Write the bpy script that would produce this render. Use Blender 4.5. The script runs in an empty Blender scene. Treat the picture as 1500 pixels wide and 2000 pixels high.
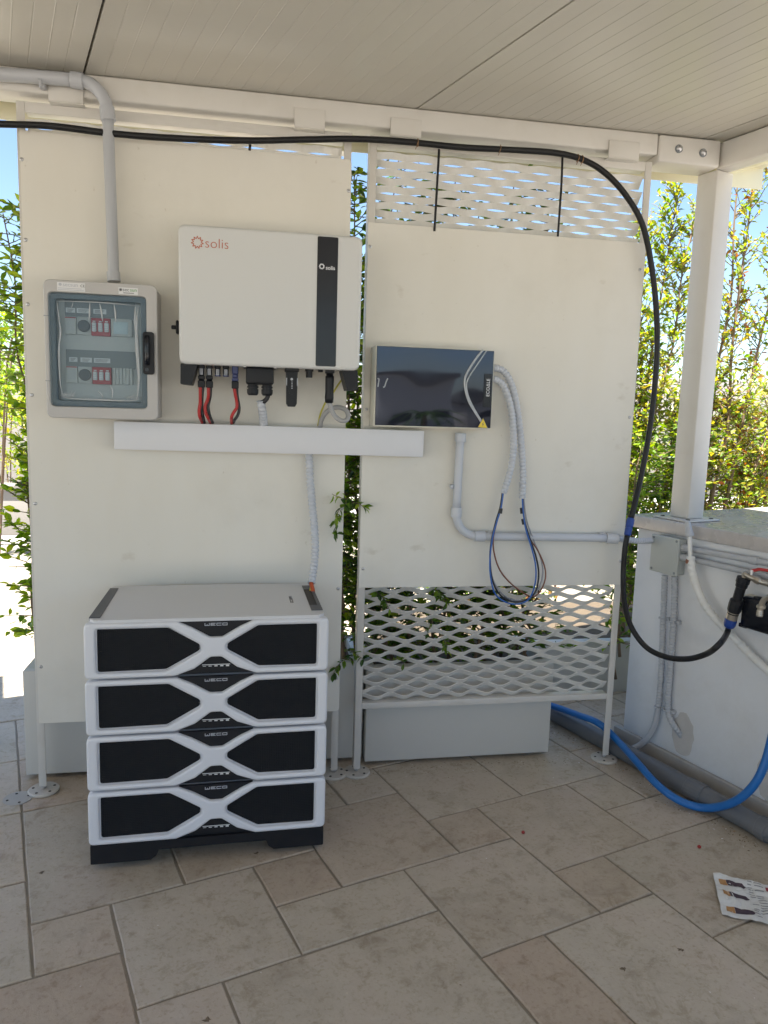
import bpy, bmesh, math, random
from mathutils import Vector, Matrix, Quaternion, noise
random.seed(7)
R = math.radians
SC = bpy.context.scene
COL = SC.collection

# ------------------------------------------------------------ camera, sky, sun, exposure
cam_d = bpy.data.cameras.new('camera')
cam = bpy.data.objects.new('camera', cam_d)
COL.objects.link(cam)
cam.matrix_world = Matrix(((0.98413, -0.00611, -0.17723, 0), (-0.17474, 0.13641, -0.97512, 0),
                           (0.02984, 0.99063, 0.13281, 1.35), (0, 0, 0, 1)))
_q = cam.matrix_world.to_quaternion()
cam.rotation_mode = 'QUATERNION'
cam.rotation_quaternion = _q
cam.location = (0, 0, 1.35)
cam_d.sensor_fit = 'VERTICAL'
cam_d.sensor_height = 36.0
cam_d.lens = 26.1
cam_d.clip_start = 0.05
cam_d.clip_end = 400
SC.camera = cam

SUN_EL, SUN_AZ = 70.0, 218.0            # azimuth from +Y towards +X: behind the camera, to its left
world = bpy.data.worlds.new('World')
SC.world = world
world.use_nodes = True
wn = world.node_tree
wn.nodes.clear()
w_out = wn.nodes.new('ShaderNodeOutputWorld')
w_bg = wn.nodes.new('ShaderNodeBackground')
w_sky = wn.nodes.new('ShaderNodeTexSky')
w_sky.sky_type = 'NISHITA'
w_sky.sun_disc = False
w_sky.sun_elevation = R(SUN_EL)
w_sky.sun_rotation = R(SUN_AZ)
w_sky.air_density = 1.0
w_sky.dust_density = 0.6
w_sky.ozone_density = 2.6
w_bg.inputs['Strength'].default_value = 0.065
wn.links.new(w_sky.outputs['Color'], w_bg.inputs['Color'])
wn.links.new(w_bg.outputs['Background'], w_out.inputs['Surface'])
sun_d = bpy.data.lights.new('sun', 'SUN')
sun_d.energy = 5.0
sun_d.angle = R(0.5)
sun_d.color = (1.0, 0.95, 0.86)
sun = bpy.data.objects.new('sun', sun_d)
COL.objects.link(sun)
sv = Vector((math.sin(R(SUN_AZ)) * math.cos(R(SUN_EL)), math.cos(R(SUN_AZ)) * math.cos(R(SUN_EL)), math.sin(R(SUN_EL))))
sun.rotation_euler = sv.to_track_quat('Z', 'Y').to_euler()
sun.location = sv * 30
SC.view_settings.view_transform = 'Standard'
SC.view_settings.look = 'None'
SC.view_settings.exposure = 2.12
SC.view_settings.gamma = 1.0
SC.view_settings.use_curve_mapping = False
try:
    SC.render.engine = 'CYCLES'
    SC.cycles.use_denoising = True
    SC.cycles.max_bounces = 10
    SC.cycles.diffuse_bounces = 6
    SC.cycles.transparent_max_bounces = 12
    SC.cycles.sample_clamp_indirect = 8.0
except Exception:
    pass

# ------------------------------------------------------------ materials
def lin(c):
    return tuple(((v / 12.92) if v <= 0.04045 else ((v + 0.055) / 1.055) ** 2.4) for v in c)

def pm(name, col, rough=0.5, metal=0.0, var=0.05, vs=6.0, bump=0.0, bs=150.0, spec=0.5, stain=0.0, stain_col=(0.25, 0.2, 0.15), ss=3.0,
       coat=0.0, rand=0.0, rvar=0.0):
    m = bpy.data.materials.new(name)
    m.use_nodes = True
    nt = m.node_tree
    b = nt.nodes['Principled BSDF']
    L = nt.links.new
    tc = nt.nodes.new('ShaderNodeTexCoord')
    n1 = nt.nodes.new('ShaderNodeTexNoise')
    n1.inputs['Scale'].default_value = vs
    n1.inputs['Detail'].default_value = 6
    n1.inputs['Roughness'].default_value = 0.6
    L(tc.outputs['Object'], n1.inputs['Vector'])
    mx = nt.nodes.new('ShaderNodeMix')
    mx.data_type = 'RGBA'
    mx.inputs[6].default_value = (*[c * (1 - var) for c in col], 1)
    mx.inputs[7].default_value = (*[min(1, c * (1 + var)) for c in col], 1)
    L(n1.outputs['Fac'], mx.inputs[0])
    out = mx.outputs[2]
    if stain > 0:
        n2 = nt.nodes.new('ShaderNodeTexNoise')
        n2.inputs['Scale'].default_value = ss
        n2.inputs['Detail'].default_value = 8
        n2.inputs['Roughness'].default_value = 0.65
        L(tc.outputs['Object'], n2.inputs['Vector'])
        rp = nt.nodes.new('ShaderNodeValToRGB')
        rp.color_ramp.elements[0].position = 0.52
        rp.color_ramp.elements[0].color = (0, 0, 0, 1)
        rp.color_ramp.elements[1].position = 0.78
        rp.color_ramp.elements[1].color = (stain, stain, stain, 1)
        L(n2.outputs['Fac'], rp.inputs['Fac'])
        m2 = nt.nodes.new('ShaderNodeMix')
        m2.data_type = 'RGBA'
        m2.inputs[7].default_value = (*stain_col, 1)
        L(rp.outputs['Color'], m2.inputs[0])
        L(out, m2.inputs[6])
        out = m2.outputs[2]
    if rand > 0:
        oi = nt.nodes.new('ShaderNodeObjectInfo')
        hs = nt.nodes.new('ShaderNodeHueSaturation')
        mr = nt.nodes.new('ShaderNodeMapRange')
        mr.inputs['To Min'].default_value = 1 - rand
        mr.inputs['To Max'].default_value = 1 + rand
        L(oi.outputs['Random'], mr.inputs['Value'])
        L(mr.outputs[0], hs.inputs['Value'])
        mt = nt.nodes.new('ShaderNodeMath')
        mt.operation = 'MULTIPLY'
        mt.inputs[1].default_value = 7.13
        L(oi.outputs['Random'], mt.inputs[0])
        fr = nt.nodes.new('ShaderNodeMath')
        fr.operation = 'FRACT'
        L(mt.outputs[0], fr.inputs[0])
        m3 = nt.nodes.new('ShaderNodeMapRange')
        m3.inputs['To Min'].default_value = 0.488
        m3.inputs['To Max'].default_value = 0.508
        L(fr.outputs[0], m3.inputs['Value'])
        L(m3.outputs[0], hs.inputs['Hue'])
        m4 = nt.nodes.new('ShaderNodeMapRange')
        m4.inputs['To Min'].default_value = 0.75
        m4.inputs['To Max'].default_value = 1.2
        L(fr.outputs[0], m4.inputs['Value'])
        L(m4.outputs[0], hs.inputs['Saturation'])
        L(out, hs.inputs['Color'])
        out = hs.outputs['Color']
    L(out, b.inputs['Base Color'])
    b.inputs['Roughness'].default_value = rough
    if rvar > 0:
        mr2 = nt.nodes.new('ShaderNodeMapRange')
        mr2.inputs['To Min'].default_value = max(0.02, rough - rvar)
        mr2.inputs['To Max'].default_value = min(1, rough + rvar)
        L(n1.outputs['Fac'], mr2.inputs['Value'])
        L(mr2.outputs[0], b.inputs['Roughness'])
    b.inputs['Metallic'].default_value = metal
    b.inputs['Specular IOR Level'].default_value = spec
    b.inputs['Coat Weight'].default_value = coat
    if bump > 0:
        n3 = nt.nodes.new('ShaderNodeTexNoise')
        n3.inputs['Scale'].default_value = bs
        n3.inputs['Detail'].default_value = 5
        L(tc.outputs['Object'], n3.inputs['Vector'])
        bp = nt.nodes.new('ShaderNodeBump')
        bp.inputs['Strength'].default_value = bump
        bp.inputs['Distance'].default_value = 0.002
        L(n3.outputs['Fac'], bp.inputs['Height'])
        L(bp.outputs['Normal'], b.inputs['Normal'])
    return m

def leaf_mat(name, c0, c1, c2, trans=0.35):
    m = bpy.data.materials.new(name)
    m.use_nodes = True
    nt = m.node_tree
    L = nt.links.new
    b = nt.nodes['Principled BSDF']
    out = nt.nodes['Material Output']
    geo = nt.nodes.new('ShaderNodeNewGeometry')
    oi = nt.nodes.new('ShaderNodeObjectInfo')
    ad = nt.nodes.new('ShaderNodeMath')
    ad.operation = 'ADD'
    L(geo.outputs['Random Per Island'], ad.inputs[0])
    L(oi.outputs['Random'], ad.inputs[1])
    fr = nt.nodes.new('ShaderNodeMath')
    fr.operation = 'FRACT'
    L(ad.outputs[0], fr.inputs[0])
    rp = nt.nodes.new('ShaderNodeValToRGB')
    e = rp.color_ramp.elements
    e[0].position, e[0].color = 0.0, (*c0, 1)
    e[1].position, e[1].color = 1.0, (*c2, 1)
    k = e.new(0.55)
    k.color = (*c1, 1)
    L(fr.outputs[0], rp.inputs['Fac'])
    L(rp.outputs['Color'], b.inputs['Base Color'])
    b.inputs['Roughness'].default_value = 0.38
    b.inputs['Specular IOR Level'].default_value = 0.45
    tr = nt.nodes.new('ShaderNodeBsdfTranslucent')
    hs = nt.nodes.new('ShaderNodeHueSaturation')
    hs.inputs['Hue'].default_value = 0.485
    hs.inputs['Saturation'].default_value = 1.15
    hs.inputs['Value'].default_value = 1.7
    L(rp.outputs['Color'], hs.inputs['Color'])
    L(hs.outputs['Color'], tr.inputs['Color'])
    ms = nt.nodes.new('ShaderNodeMixShader')
    ms.inputs[0].default_value = trans
    L(b.outputs[0], ms.inputs[1])
    L(tr.outputs[0], ms.inputs[2])
    L(ms.outputs[0], out.inputs['Surface'])
    return m

def glass_mat(name, col, alpha_trans, rough=0.05):
    m = bpy.data.materials.new(name)
    m.use_nodes = True
    nt = m.node_tree
    L = nt.links.new
    b = nt.nodes['Principled BSDF']
    out = nt.nodes['Material Output']
    b.inputs['Base Color'].default_value = (*col, 1)
    b.inputs['Roughness'].default_value = rough
    tp = nt.nodes.new('ShaderNodeBsdfTransparent')
    tp.inputs['Color'].default_value = (0.80, 0.88, 0.93, 1)
    ms = nt.nodes.new('ShaderNodeMixShader')
    ms.inputs[0].default_value = alpha_trans
    L(b.outputs[0], ms.inputs[1])
    L(tp.outputs[0], ms.inputs[2])
    L(ms.outputs[0], out.inputs['Surface'])
    return m

def tile_mat():
    """Worn limestone: every tile gets its own piece of the pattern."""
    m = bpy.data.materials.new('limestone_tile')
    m.use_nodes = True
    nt = m.node_tree
    L = nt.links.new
    N = nt.nodes.new
    b = nt.nodes['Principled BSDF']
    tc, oi = N('ShaderNodeTexCoord'), N('ShaderNodeObjectInfo')
    cmb = N('ShaderNodeCombineXYZ')
    for k, f in enumerate((37.0, 91.0, 53.0)):
        mu = N('ShaderNodeMath')
        mu.operation = 'MULTIPLY'
        mu.inputs[1].default_value = f
        L(oi.outputs['Random'], mu.inputs[0])
        L(mu.outputs[0], cmb.inputs[k])
    va = N('ShaderNodeVectorMath')
    va.operation = 'ADD'
    L(tc.outputs['Object'], va.inputs[0])
    L(cmb.outputs[0], va.inputs[1])
    def tex(scale, det=8, rough=0.65, dist=0.0):
        n = N('ShaderNodeTexNoise')
        n.inputs['Scale'].default_value = scale
        n.inputs['Detail'].default_value = det
        n.inputs['Roughness'].default_value = rough
        n.inputs['Distortion'].default_value = dist
        L(va.outputs[0], n.inputs['Vector'])
        return n.outputs['Fac']
    def ramp(fac, stops):
        r = N('ShaderNodeValToRGB')
        e = r.color_ramp.elements
        e[0].position, e[0].color = stops[0][0], (*stops[0][1], 1)
        e[1].position, e[1].color = stops[-1][0], (*stops[-1][1], 1)
        for q, c in stops[1:-1]:
            k = e.new(q)
            k.color = (*c, 1)
        L(fac, r.inputs['Fac'])
        return r.outputs['Color']
    def mix(f, a, c, mode='MIX'):
        x = N('ShaderNodeMix')
        x.data_type = 'RGBA'
        x.blend_type = mode
        for sock, v in ((x.inputs[0], f), (x.inputs[6], a), (x.inputs[7], c)):
            if hasattr(v, 'node'):
                L(v, sock)
            else:
                sock.default_value = v if isinstance(v, float) else (*v, 1)
        return x.outputs[2]
    base = ramp(tex(3.2, 6, 0.6, 0.6), [(0.30, (0.40, 0.35, 0.285)), (0.48, (0.475, 0.425, 0.355)), (0.62, (0.48, 0.42, 0.355)), (0.78, (0.54, 0.50, 0.44))])
    tone = ramp(oi.outputs['Random'], [(0.0, (0.92, 0.90, 0.86)), (0.2, (1.06, 1.04, 1.00)), (0.4, (0.98, 0.91, 0.84)), (0.6, (1.08, 1.07, 1.04)), (0.8, (0.93, 0.84, 0.77)), (1.0, (1.02, 1.0, 0.93))])
    col = mix(1.0, base, tone, 'MULTIPLY')
    mott = ramp(tex(17, 9, 0.72, 0.4), [(0.34, (0.74, 0.70, 0.64)), (0.47, (0.98, 0.97, 0.96)), (0.60, (1.0, 1.0, 1.0)), (0.74, (1.12, 1.12, 1.12))])
    col = mix(1.0, col, mott, 'MULTIPLY')
    fine = ramp(tex(85, 4, 0.6), [(0.30, (0.82, 0.79, 0.74)), (0.46, (1.0, 1.0, 1.0)), (0.66, (1.0, 1.0, 1.0)), (0.76, (1.16, 1.16, 1.15))])
    col = mix(1.0, col, fine, 'MULTIPLY')
    st = ramp(tex(5.5, 9, 0.7, 1.2), [(0.55, (0, 0, 0)), (0.74, (0.5, 0.5, 0.5))])
    col = mix(st, col, (0.235, 0.185, 0.13))
    L(col, b.inputs['Base Color'])
    rr_ = ramp(tex(12, 5), [(0.3, (0.46, 0.46, 0.46)), (0.7, (0.72, 0.72, 0.72))])
    L(rr_, b.inputs['Roughness'])
    bp = N('ShaderNodeBump')
    bp.inputs['Strength'].default_value = 0.55
    bp.inputs['Distance'].default_value = 0.003
    L(tex(34, 8, 0.7), bp.inputs['Height'])
    L(bp.outputs['Normal'], b.inputs['Normal'])
    return m

M = {}
M['board'] = pm('cream_board', (0.71, 0.683, 0.617), 0.5, var=0.045, vs=1.7, bump=0.05, bs=300, stain=0.22, stain_col=(0.46, 0.43, 0.37), ss=2.6, rvar=0.1)
def _board_wear(m):
    nt = m.node_tree
    L = nt.links.new
    b = nt.nodes['Principled BSDF']
    src = b.inputs['Base Color'].links[0].from_socket
    tc = nt.nodes.new('ShaderNodeTexCoord')
    col = src
    for sc, lo, hi, dark in (((5, 1, 1.1), 0.45, 0.80, (0.955, 0.945, 0.92)), ((9, 9, 14), 0.68, 0.76, (0.87, 0.85, 0.82)), ((60, 60, 38), 0.72, 0.80, (0.82, 0.79, 0.75))):
        mp = nt.nodes.new('ShaderNodeMapping')
        mp.inputs['Scale'].default_value = sc
        mp.inputs['Rotation'].default_value = (0, 0.35 if sc[0] == 9 else 0, 0)
        L(tc.outputs['Object'], mp.inputs['Vector'])
        n = nt.nodes.new('ShaderNodeTexNoise')
        n.inputs['Scale'].default_value = 1.0
        n.inputs['Detail'].default_value = 4
        L(mp.outputs[0], n.inputs['Vector'])
        r = nt.nodes.new('ShaderNodeValToRGB')
        r.color_ramp.elements[0].position, r.color_ramp.elements[0].color = lo, (1, 1, 1, 1)
        r.color_ramp.elements[1].position, r.color_ramp.elements[1].color = hi, (*dark, 1)
        L(n.outputs['Fac'], r.inputs['Fac'])
        x = nt.nodes.new('ShaderNodeMix')
        x.data_type = 'RGBA'
        x.blend_type = 'MULTIPLY'
        x.inputs[0].default_value = 1.0
        L(col, x.inputs[6])
        L(r.outputs['Color'], x.inputs[7])
        col = x.outputs[2]
    L(col, b.inputs['Base Color'])
_board_wear(M['board'])
M['board_edge'] = pm('board_edge', (0.22, 0.19, 0.15), 0.8)
M['white_steel'] = pm('white_painted_steel', (0.61, 0.585, 0.54), 0.42, var=0.03, vs=9, bump=0.04, bs=220, stain=0.22, stain_col=(0.42, 0.36, 0.28), ss=7)
M['lattice'] = pm('lattice_paint', (0.72, 0.70, 0.66), 0.45, var=0.06, vs=14, bump=0.08, bs=160, stain=0.3, stain_col=(0.50, 0.45, 0.36), ss=9)
M['roof'] = pm('roof_sheet', (0.53, 0.505, 0.445), 0.30, var=0.05, vs=3, bump=0.10, bs=9, rvar=0.06, stain=0.10, stain_col=(0.35, 0.32, 0.26), ss=5)
M['roof_dark'] = pm('roof_joint', (0.05, 0.045, 0.04), 0.8)
M['cream_gutter'] = pm('cream_gutter', (0.72, 0.68, 0.50), 0.25, var=0.06, vs=12, bump=0.1, bs=20)
M['tile'] = tile_mat()
M['grout'] = pm('grout', (0.27, 0.235, 0.185), 0.9, var=0.2, vs=14, bump=0.5, bs=120)
M['ground'] = pm('pale_ground', (0.40, 0.38, 0.35), 0.8, var=0.12, vs=2, bump=0.3, bs=40)
M['plaster'] = pm('white_plaster', (0.73, 0.73, 0.735), 0.75, var=0.05, vs=4, bump=0.4, bs=45, stain=0.35, stain_col=(0.55, 0.52, 0.48), ss=5)
M['patch'] = pm('bare_render', (0.52, 0.49, 0.46), 0.85, var=0.12, vs=20, bump=0.5, bs=90)
M['marble'] = pm('grey_stone', (0.47, 0.44, 0.42), 0.28, var=0.13, vs=11, bump=0.05, bs=90, stain=0.55, stain_col=(0.30, 0.27, 0.25), ss=8, rvar=0.12)
M['skirt'] = pm('skirting_stone', (0.40, 0.38, 0.35), 0.6, var=0.15, vs=10, bump=0.2, bs=60, stain=0.4, ss=8)
M['planter'] = pm('planter_paint', (0.55, 0.535, 0.495), 0.5, var=0.03, vs=4, bump=0.04, bs=200, stain=0.12, stain_col=(0.45, 0.42, 0.37), ss=4)
M['soil'] = pm('soil', (0.10, 0.075, 0.05), 0.95, var=0.4, vs=30, bump=0.8, bs=60)
M['black_rubber'] = pm('black_rubber', (0.011, 0.011, 0.012), 0.45, spec=0.35, var=0.2, vs=40, bump=0.05, bs=120)
M['black_plastic'] = pm('black_plastic', (0.011, 0.012, 0.015), 0.45, spec=0.3, var=0.1, vs=20, bump=0.05, bs=400)
M['black_mesh'] = pm('black_mesh_grille', (0.009, 0.010, 0.012), 0.6, spec=0.2, var=0.1, vs=20)
M['black_gloss'] = pm('black_gloss', (0.008, 0.009, 0.013), 0.2, spec=0.4, var=0.1, vs=20)
M['blue_hose'] = pm('blue_hose', (0.012, 0.135, 0.42), 0.38, var=0.12, vs=20, bump=0.05, bs=120)
M['blue_nut'] = pm('blue_plastic', (0.012, 0.05, 0.26), 0.4, var=0.1)
M['navy'] = pm('navy_plastic', (0.03, 0.04, 0.13), 0.4, var=0.1)
M['pvc_dark'] = pm('dark_grey_pvc', (0.125, 0.13, 0.14), 0.42, var=0.12, vs=12, bump=0.05, stain=0.3, stain_col=(0.24, 0.21, 0.18), ss=10)
M['pvc'] = pm('grey_conduit', (0.43, 0.44, 0.46), 0.38, var=0.04, vs=12, stain=0.15, stain_col=(0.33, 0.32, 0.31), ss=9)
M['pvc_light'] = pm('light_grey_conduit', (0.52, 0.54, 0.58), 0.4, var=0.03)
M['cable_grey'] = pm('grey_cable', (0.36, 0.36, 0.36), 0.5, var=0.04)
M['white_wrap'] = pm('white_wrap', (0.70, 0.69, 0.66), 0.55, var=0.08, vs=30, bump=0.6, bs=70, stain=0.3, stain_col=(0.42, 0.36, 0.28), ss=14)
M['box_grey'] = pm('junction_box_grey', (0.43, 0.45, 0.43), 0.5, var=0.03, bump=0.05, bs=300)
M['cab_grey'] = pm('cabinet_grey', (0.46, 0.445, 0.43), 0.45, var=0.02, bump=0.05, bs=400)
M['cab_in'] = pm('cabinet_inner', (0.56, 0.56, 0.54), 0.5, var=0.02)
M['margin_shade'] = pm('dark_door_margin', (0.10, 0.125, 0.14), 0.35)  # dark colour standing in for the shaded cabinet inside
M['cab_dark'] = pm('cabinet_dark', (0.20, 0.22, 0.23), 0.5, var=0.05)
M['module'] = pm('breaker_grey', (0.52, 0.52, 0.50), 0.5, var=0.05)
M['breaker_red'] = pm('breaker_red', (0.42, 0.035, 0.05), 0.45, var=0.06)
M['knob_dark'] = pm('knob_dark', (0.06, 0.065, 0.075), 0.5)
M['lcd'] = pm('lcd_pale', (0.52, 0.62, 0.66), 0.3)
M['inv'] = pm('inverter_white', (0.62, 0.62, 0.605), 0.42, var=0.015, vs=3, bump=0.03, bs=500)
M['trunk_white'] = pm('trunking_white', (0.68, 0.68, 0.70), 0.4, var=0.015)
M['bat_white'] = pm('battery_white', (0.68, 0.685, 0.71), 0.34, var=0.015)
M['bat_top'] = pm('battery_top', (0.62, 0.62, 0.625), 0.4, var=0.02, bump=0.04, bs=400)
M['bat_vent'] = pm('battery_vent_grey', (0.085, 0.088, 0.095), 0.5)
M['case_side'] = pm('battery_side', (0.60, 0.61, 0.63), 0.4)
M['logo_grey'] = pm('logo_grey', (0.45, 0.46, 0.50), 0.4)
M['logo_dark'] = pm('logo_dark', (0.05, 0.05, 0.06), 0.5)
M['logo_orange'] = pm('logo_orange', (0.46, 0.085, 0.022), 0.5)
M['logo_white'] = pm('logo_white', (0.78, 0.78, 0.80), 0.5)
M['label_white'] = pm('label_white', (0.70, 0.70, 0.70), 0.5, var=0.02)
M['label_green'] = pm('label_green', (0.10, 0.30, 0.06), 0.5)
M['print_grey'] = pm('print_grey', (0.12, 0.12, 0.13), 0.6)
M['warn_yellow'] = pm('warning_yellow', (0.78, 0.60, 0.05), 0.45, var=0.02)
M['steel'] = pm('zinc_steel', (0.52, 0.52, 0.53), 0.35, metal=0.9, var=0.1, vs=60)
M['brass'] = pm('nickel_brass', (0.42, 0.38, 0.32), 0.33, metal=0.85, var=0.15, vs=60, bump=0.1, bs=200)
M['foot'] = pm('cast_foot', (0.52, 0.49, 0.44), 0.6, var=0.15, vs=40, bump=0.2, bs=120, stain=0.4, ss=20)
M['red_cable'] = pm('red_cable', (0.42, 0.022, 0.020), 0.45, var=0.05)
M['orange_cable'] = pm('orange_cable', (0.50, 0.09, 0.03), 0.45, var=0.05)
M['black_cable'] = pm('black_cable', (0.02, 0.02, 0.022), 0.45)
M['blue_wire'] = pm('blue_wire', (0.03, 0.12, 0.40), 0.45)
M['brown_wire'] = pm('brown_wire', (0.19, 0.065, 0.03), 0.45)
M['grey_wire'] = pm('grey_wire', (0.32, 0.33, 0.36), 0.45)
M['yellow_wire'] = pm('yellow_wire', (0.50, 0.46, 0.06), 0.45)
M['lever_red'] = pm('lever_red', (0.45, 0.03, 0.03), 0.45)
M['ivory'] = pm('ivory_plastic', (0.66, 0.64, 0.55), 0.5)
M['rust'] = pm('rusty_wire', (0.28, 0.16, 0.08), 0.7, metal=0.3)
M['stain_red'] = pm('rust_residue', (0.24, 0.10, 0.06), 0.8, var=0.4, vs=60)
M['paper'] = pm('leaflet_paper', (0.66, 0.66, 0.64), 0.6, var=0.03)
M['ink_dark'] = pm('ink_plum', (0.06, 0.035, 0.05), 0.6)
M['ink_red'] = pm('ink_red', (0.32, 0.03, 0.05), 0.6)
M['ink_tan'] = pm('ink_tan', (0.45, 0.24, 0.09), 0.6)
M['ink_text'] = pm('ink_text', (0.25, 0.25, 0.26), 0.6)
M['litter'] = pm('dry_litter', (0.16, 0.12, 0.08), 0.9, var=0.5, vs=40)
M['berry'] = pm('red_berry', (0.30, 0.02, 0.02), 0.35)
M['bark'] = pm('bark', (0.20, 0.135, 0.085), 0.85, var=0.3, vs=20, bump=0.6, bs=60)
M['twig'] = pm('twig', (0.17, 0.13, 0.075), 0.8, var=0.2, vs=20)
M['house'] = pm('house_wall', (0.62, 0.58, 0.52), 0.8, var=0.04, vs=1)
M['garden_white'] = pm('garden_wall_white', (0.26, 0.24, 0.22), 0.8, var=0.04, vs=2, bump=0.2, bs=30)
M['cap_dark'] = pm('wall_cap', (0.22, 0.20, 0.18), 0.7, var=0.2, vs=8)
M['pane_dark'] = pm('dark_pane', (0.04, 0.05, 0.06), 0.15)
M['tent'] = pm('grey_awning', (0.20, 0.20, 0.22), 0.6)
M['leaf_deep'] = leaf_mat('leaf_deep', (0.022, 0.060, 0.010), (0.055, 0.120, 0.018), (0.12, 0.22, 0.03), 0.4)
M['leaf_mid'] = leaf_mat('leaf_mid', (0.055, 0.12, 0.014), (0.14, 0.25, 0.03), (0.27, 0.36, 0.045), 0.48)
M['leaf_gold'] = leaf_mat('leaf_gold', (0.13, 0.17, 0.02), (0.32, 0.33, 0.045), (0.48, 0.40, 0.08), 0.5)
M['leaf_lime'] = leaf_mat('leaf_lime', (0.13, 0.25, 0.025), (0.25, 0.38, 0.04), (0.36, 0.44, 0.06), 0.5)
M['leaf_red'] = leaf_mat('leaf_red', (0.16, 0.05, 0.02), (0.24, 0.10, 0.03), (0.26, 0.18, 0.05), 0.4)

# dark glass door, protective film and clear cover
M['dark_glass'] = pm('dark_tinted_glass', (0.006, 0.006, 0.010), 0.03, spec=0.8, var=0.0)
M['cover'] = glass_mat('tinted_clear_cover', (0.26, 0.33, 0.38), 0.78, 0.06)
M['film'] = glass_mat('clear_film_crease', (0.62, 0.63, 0.64), 0.38, 0.12)

M['dark_glass'].node_tree.nodes['Principled BSDF'].inputs['Specular Tint'].default_value = (0.70, 0.78, 1.0, 1)
# perforated look: fine dimples on the black grille
def _grille():
    m = M['black_mesh']
    nt = m.node_tree
    tc = nt.nodes.new('ShaderNodeTexCoord')
    v = nt.nodes.new('ShaderNodeTexVoronoi')
    v.inputs['Scale'].default_value = 190
    v.inputs['Randomness'].default_value = 0.0
    nt.links.new(tc.outputs['Object'], v.inputs['Vector'])
    bp = nt.nodes.new('ShaderNodeBump')
    bp.inputs['Strength'].default_value = 0.9
    bp.inputs['Distance'].default_value = 0.003
    nt.links.new(v.outputs['Distance'], bp.inputs['Height'])
    nt.links.new(bp.outputs['Normal'], nt.nodes['Principled BSDF'].inputs['Normal'])
_grille()

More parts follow.
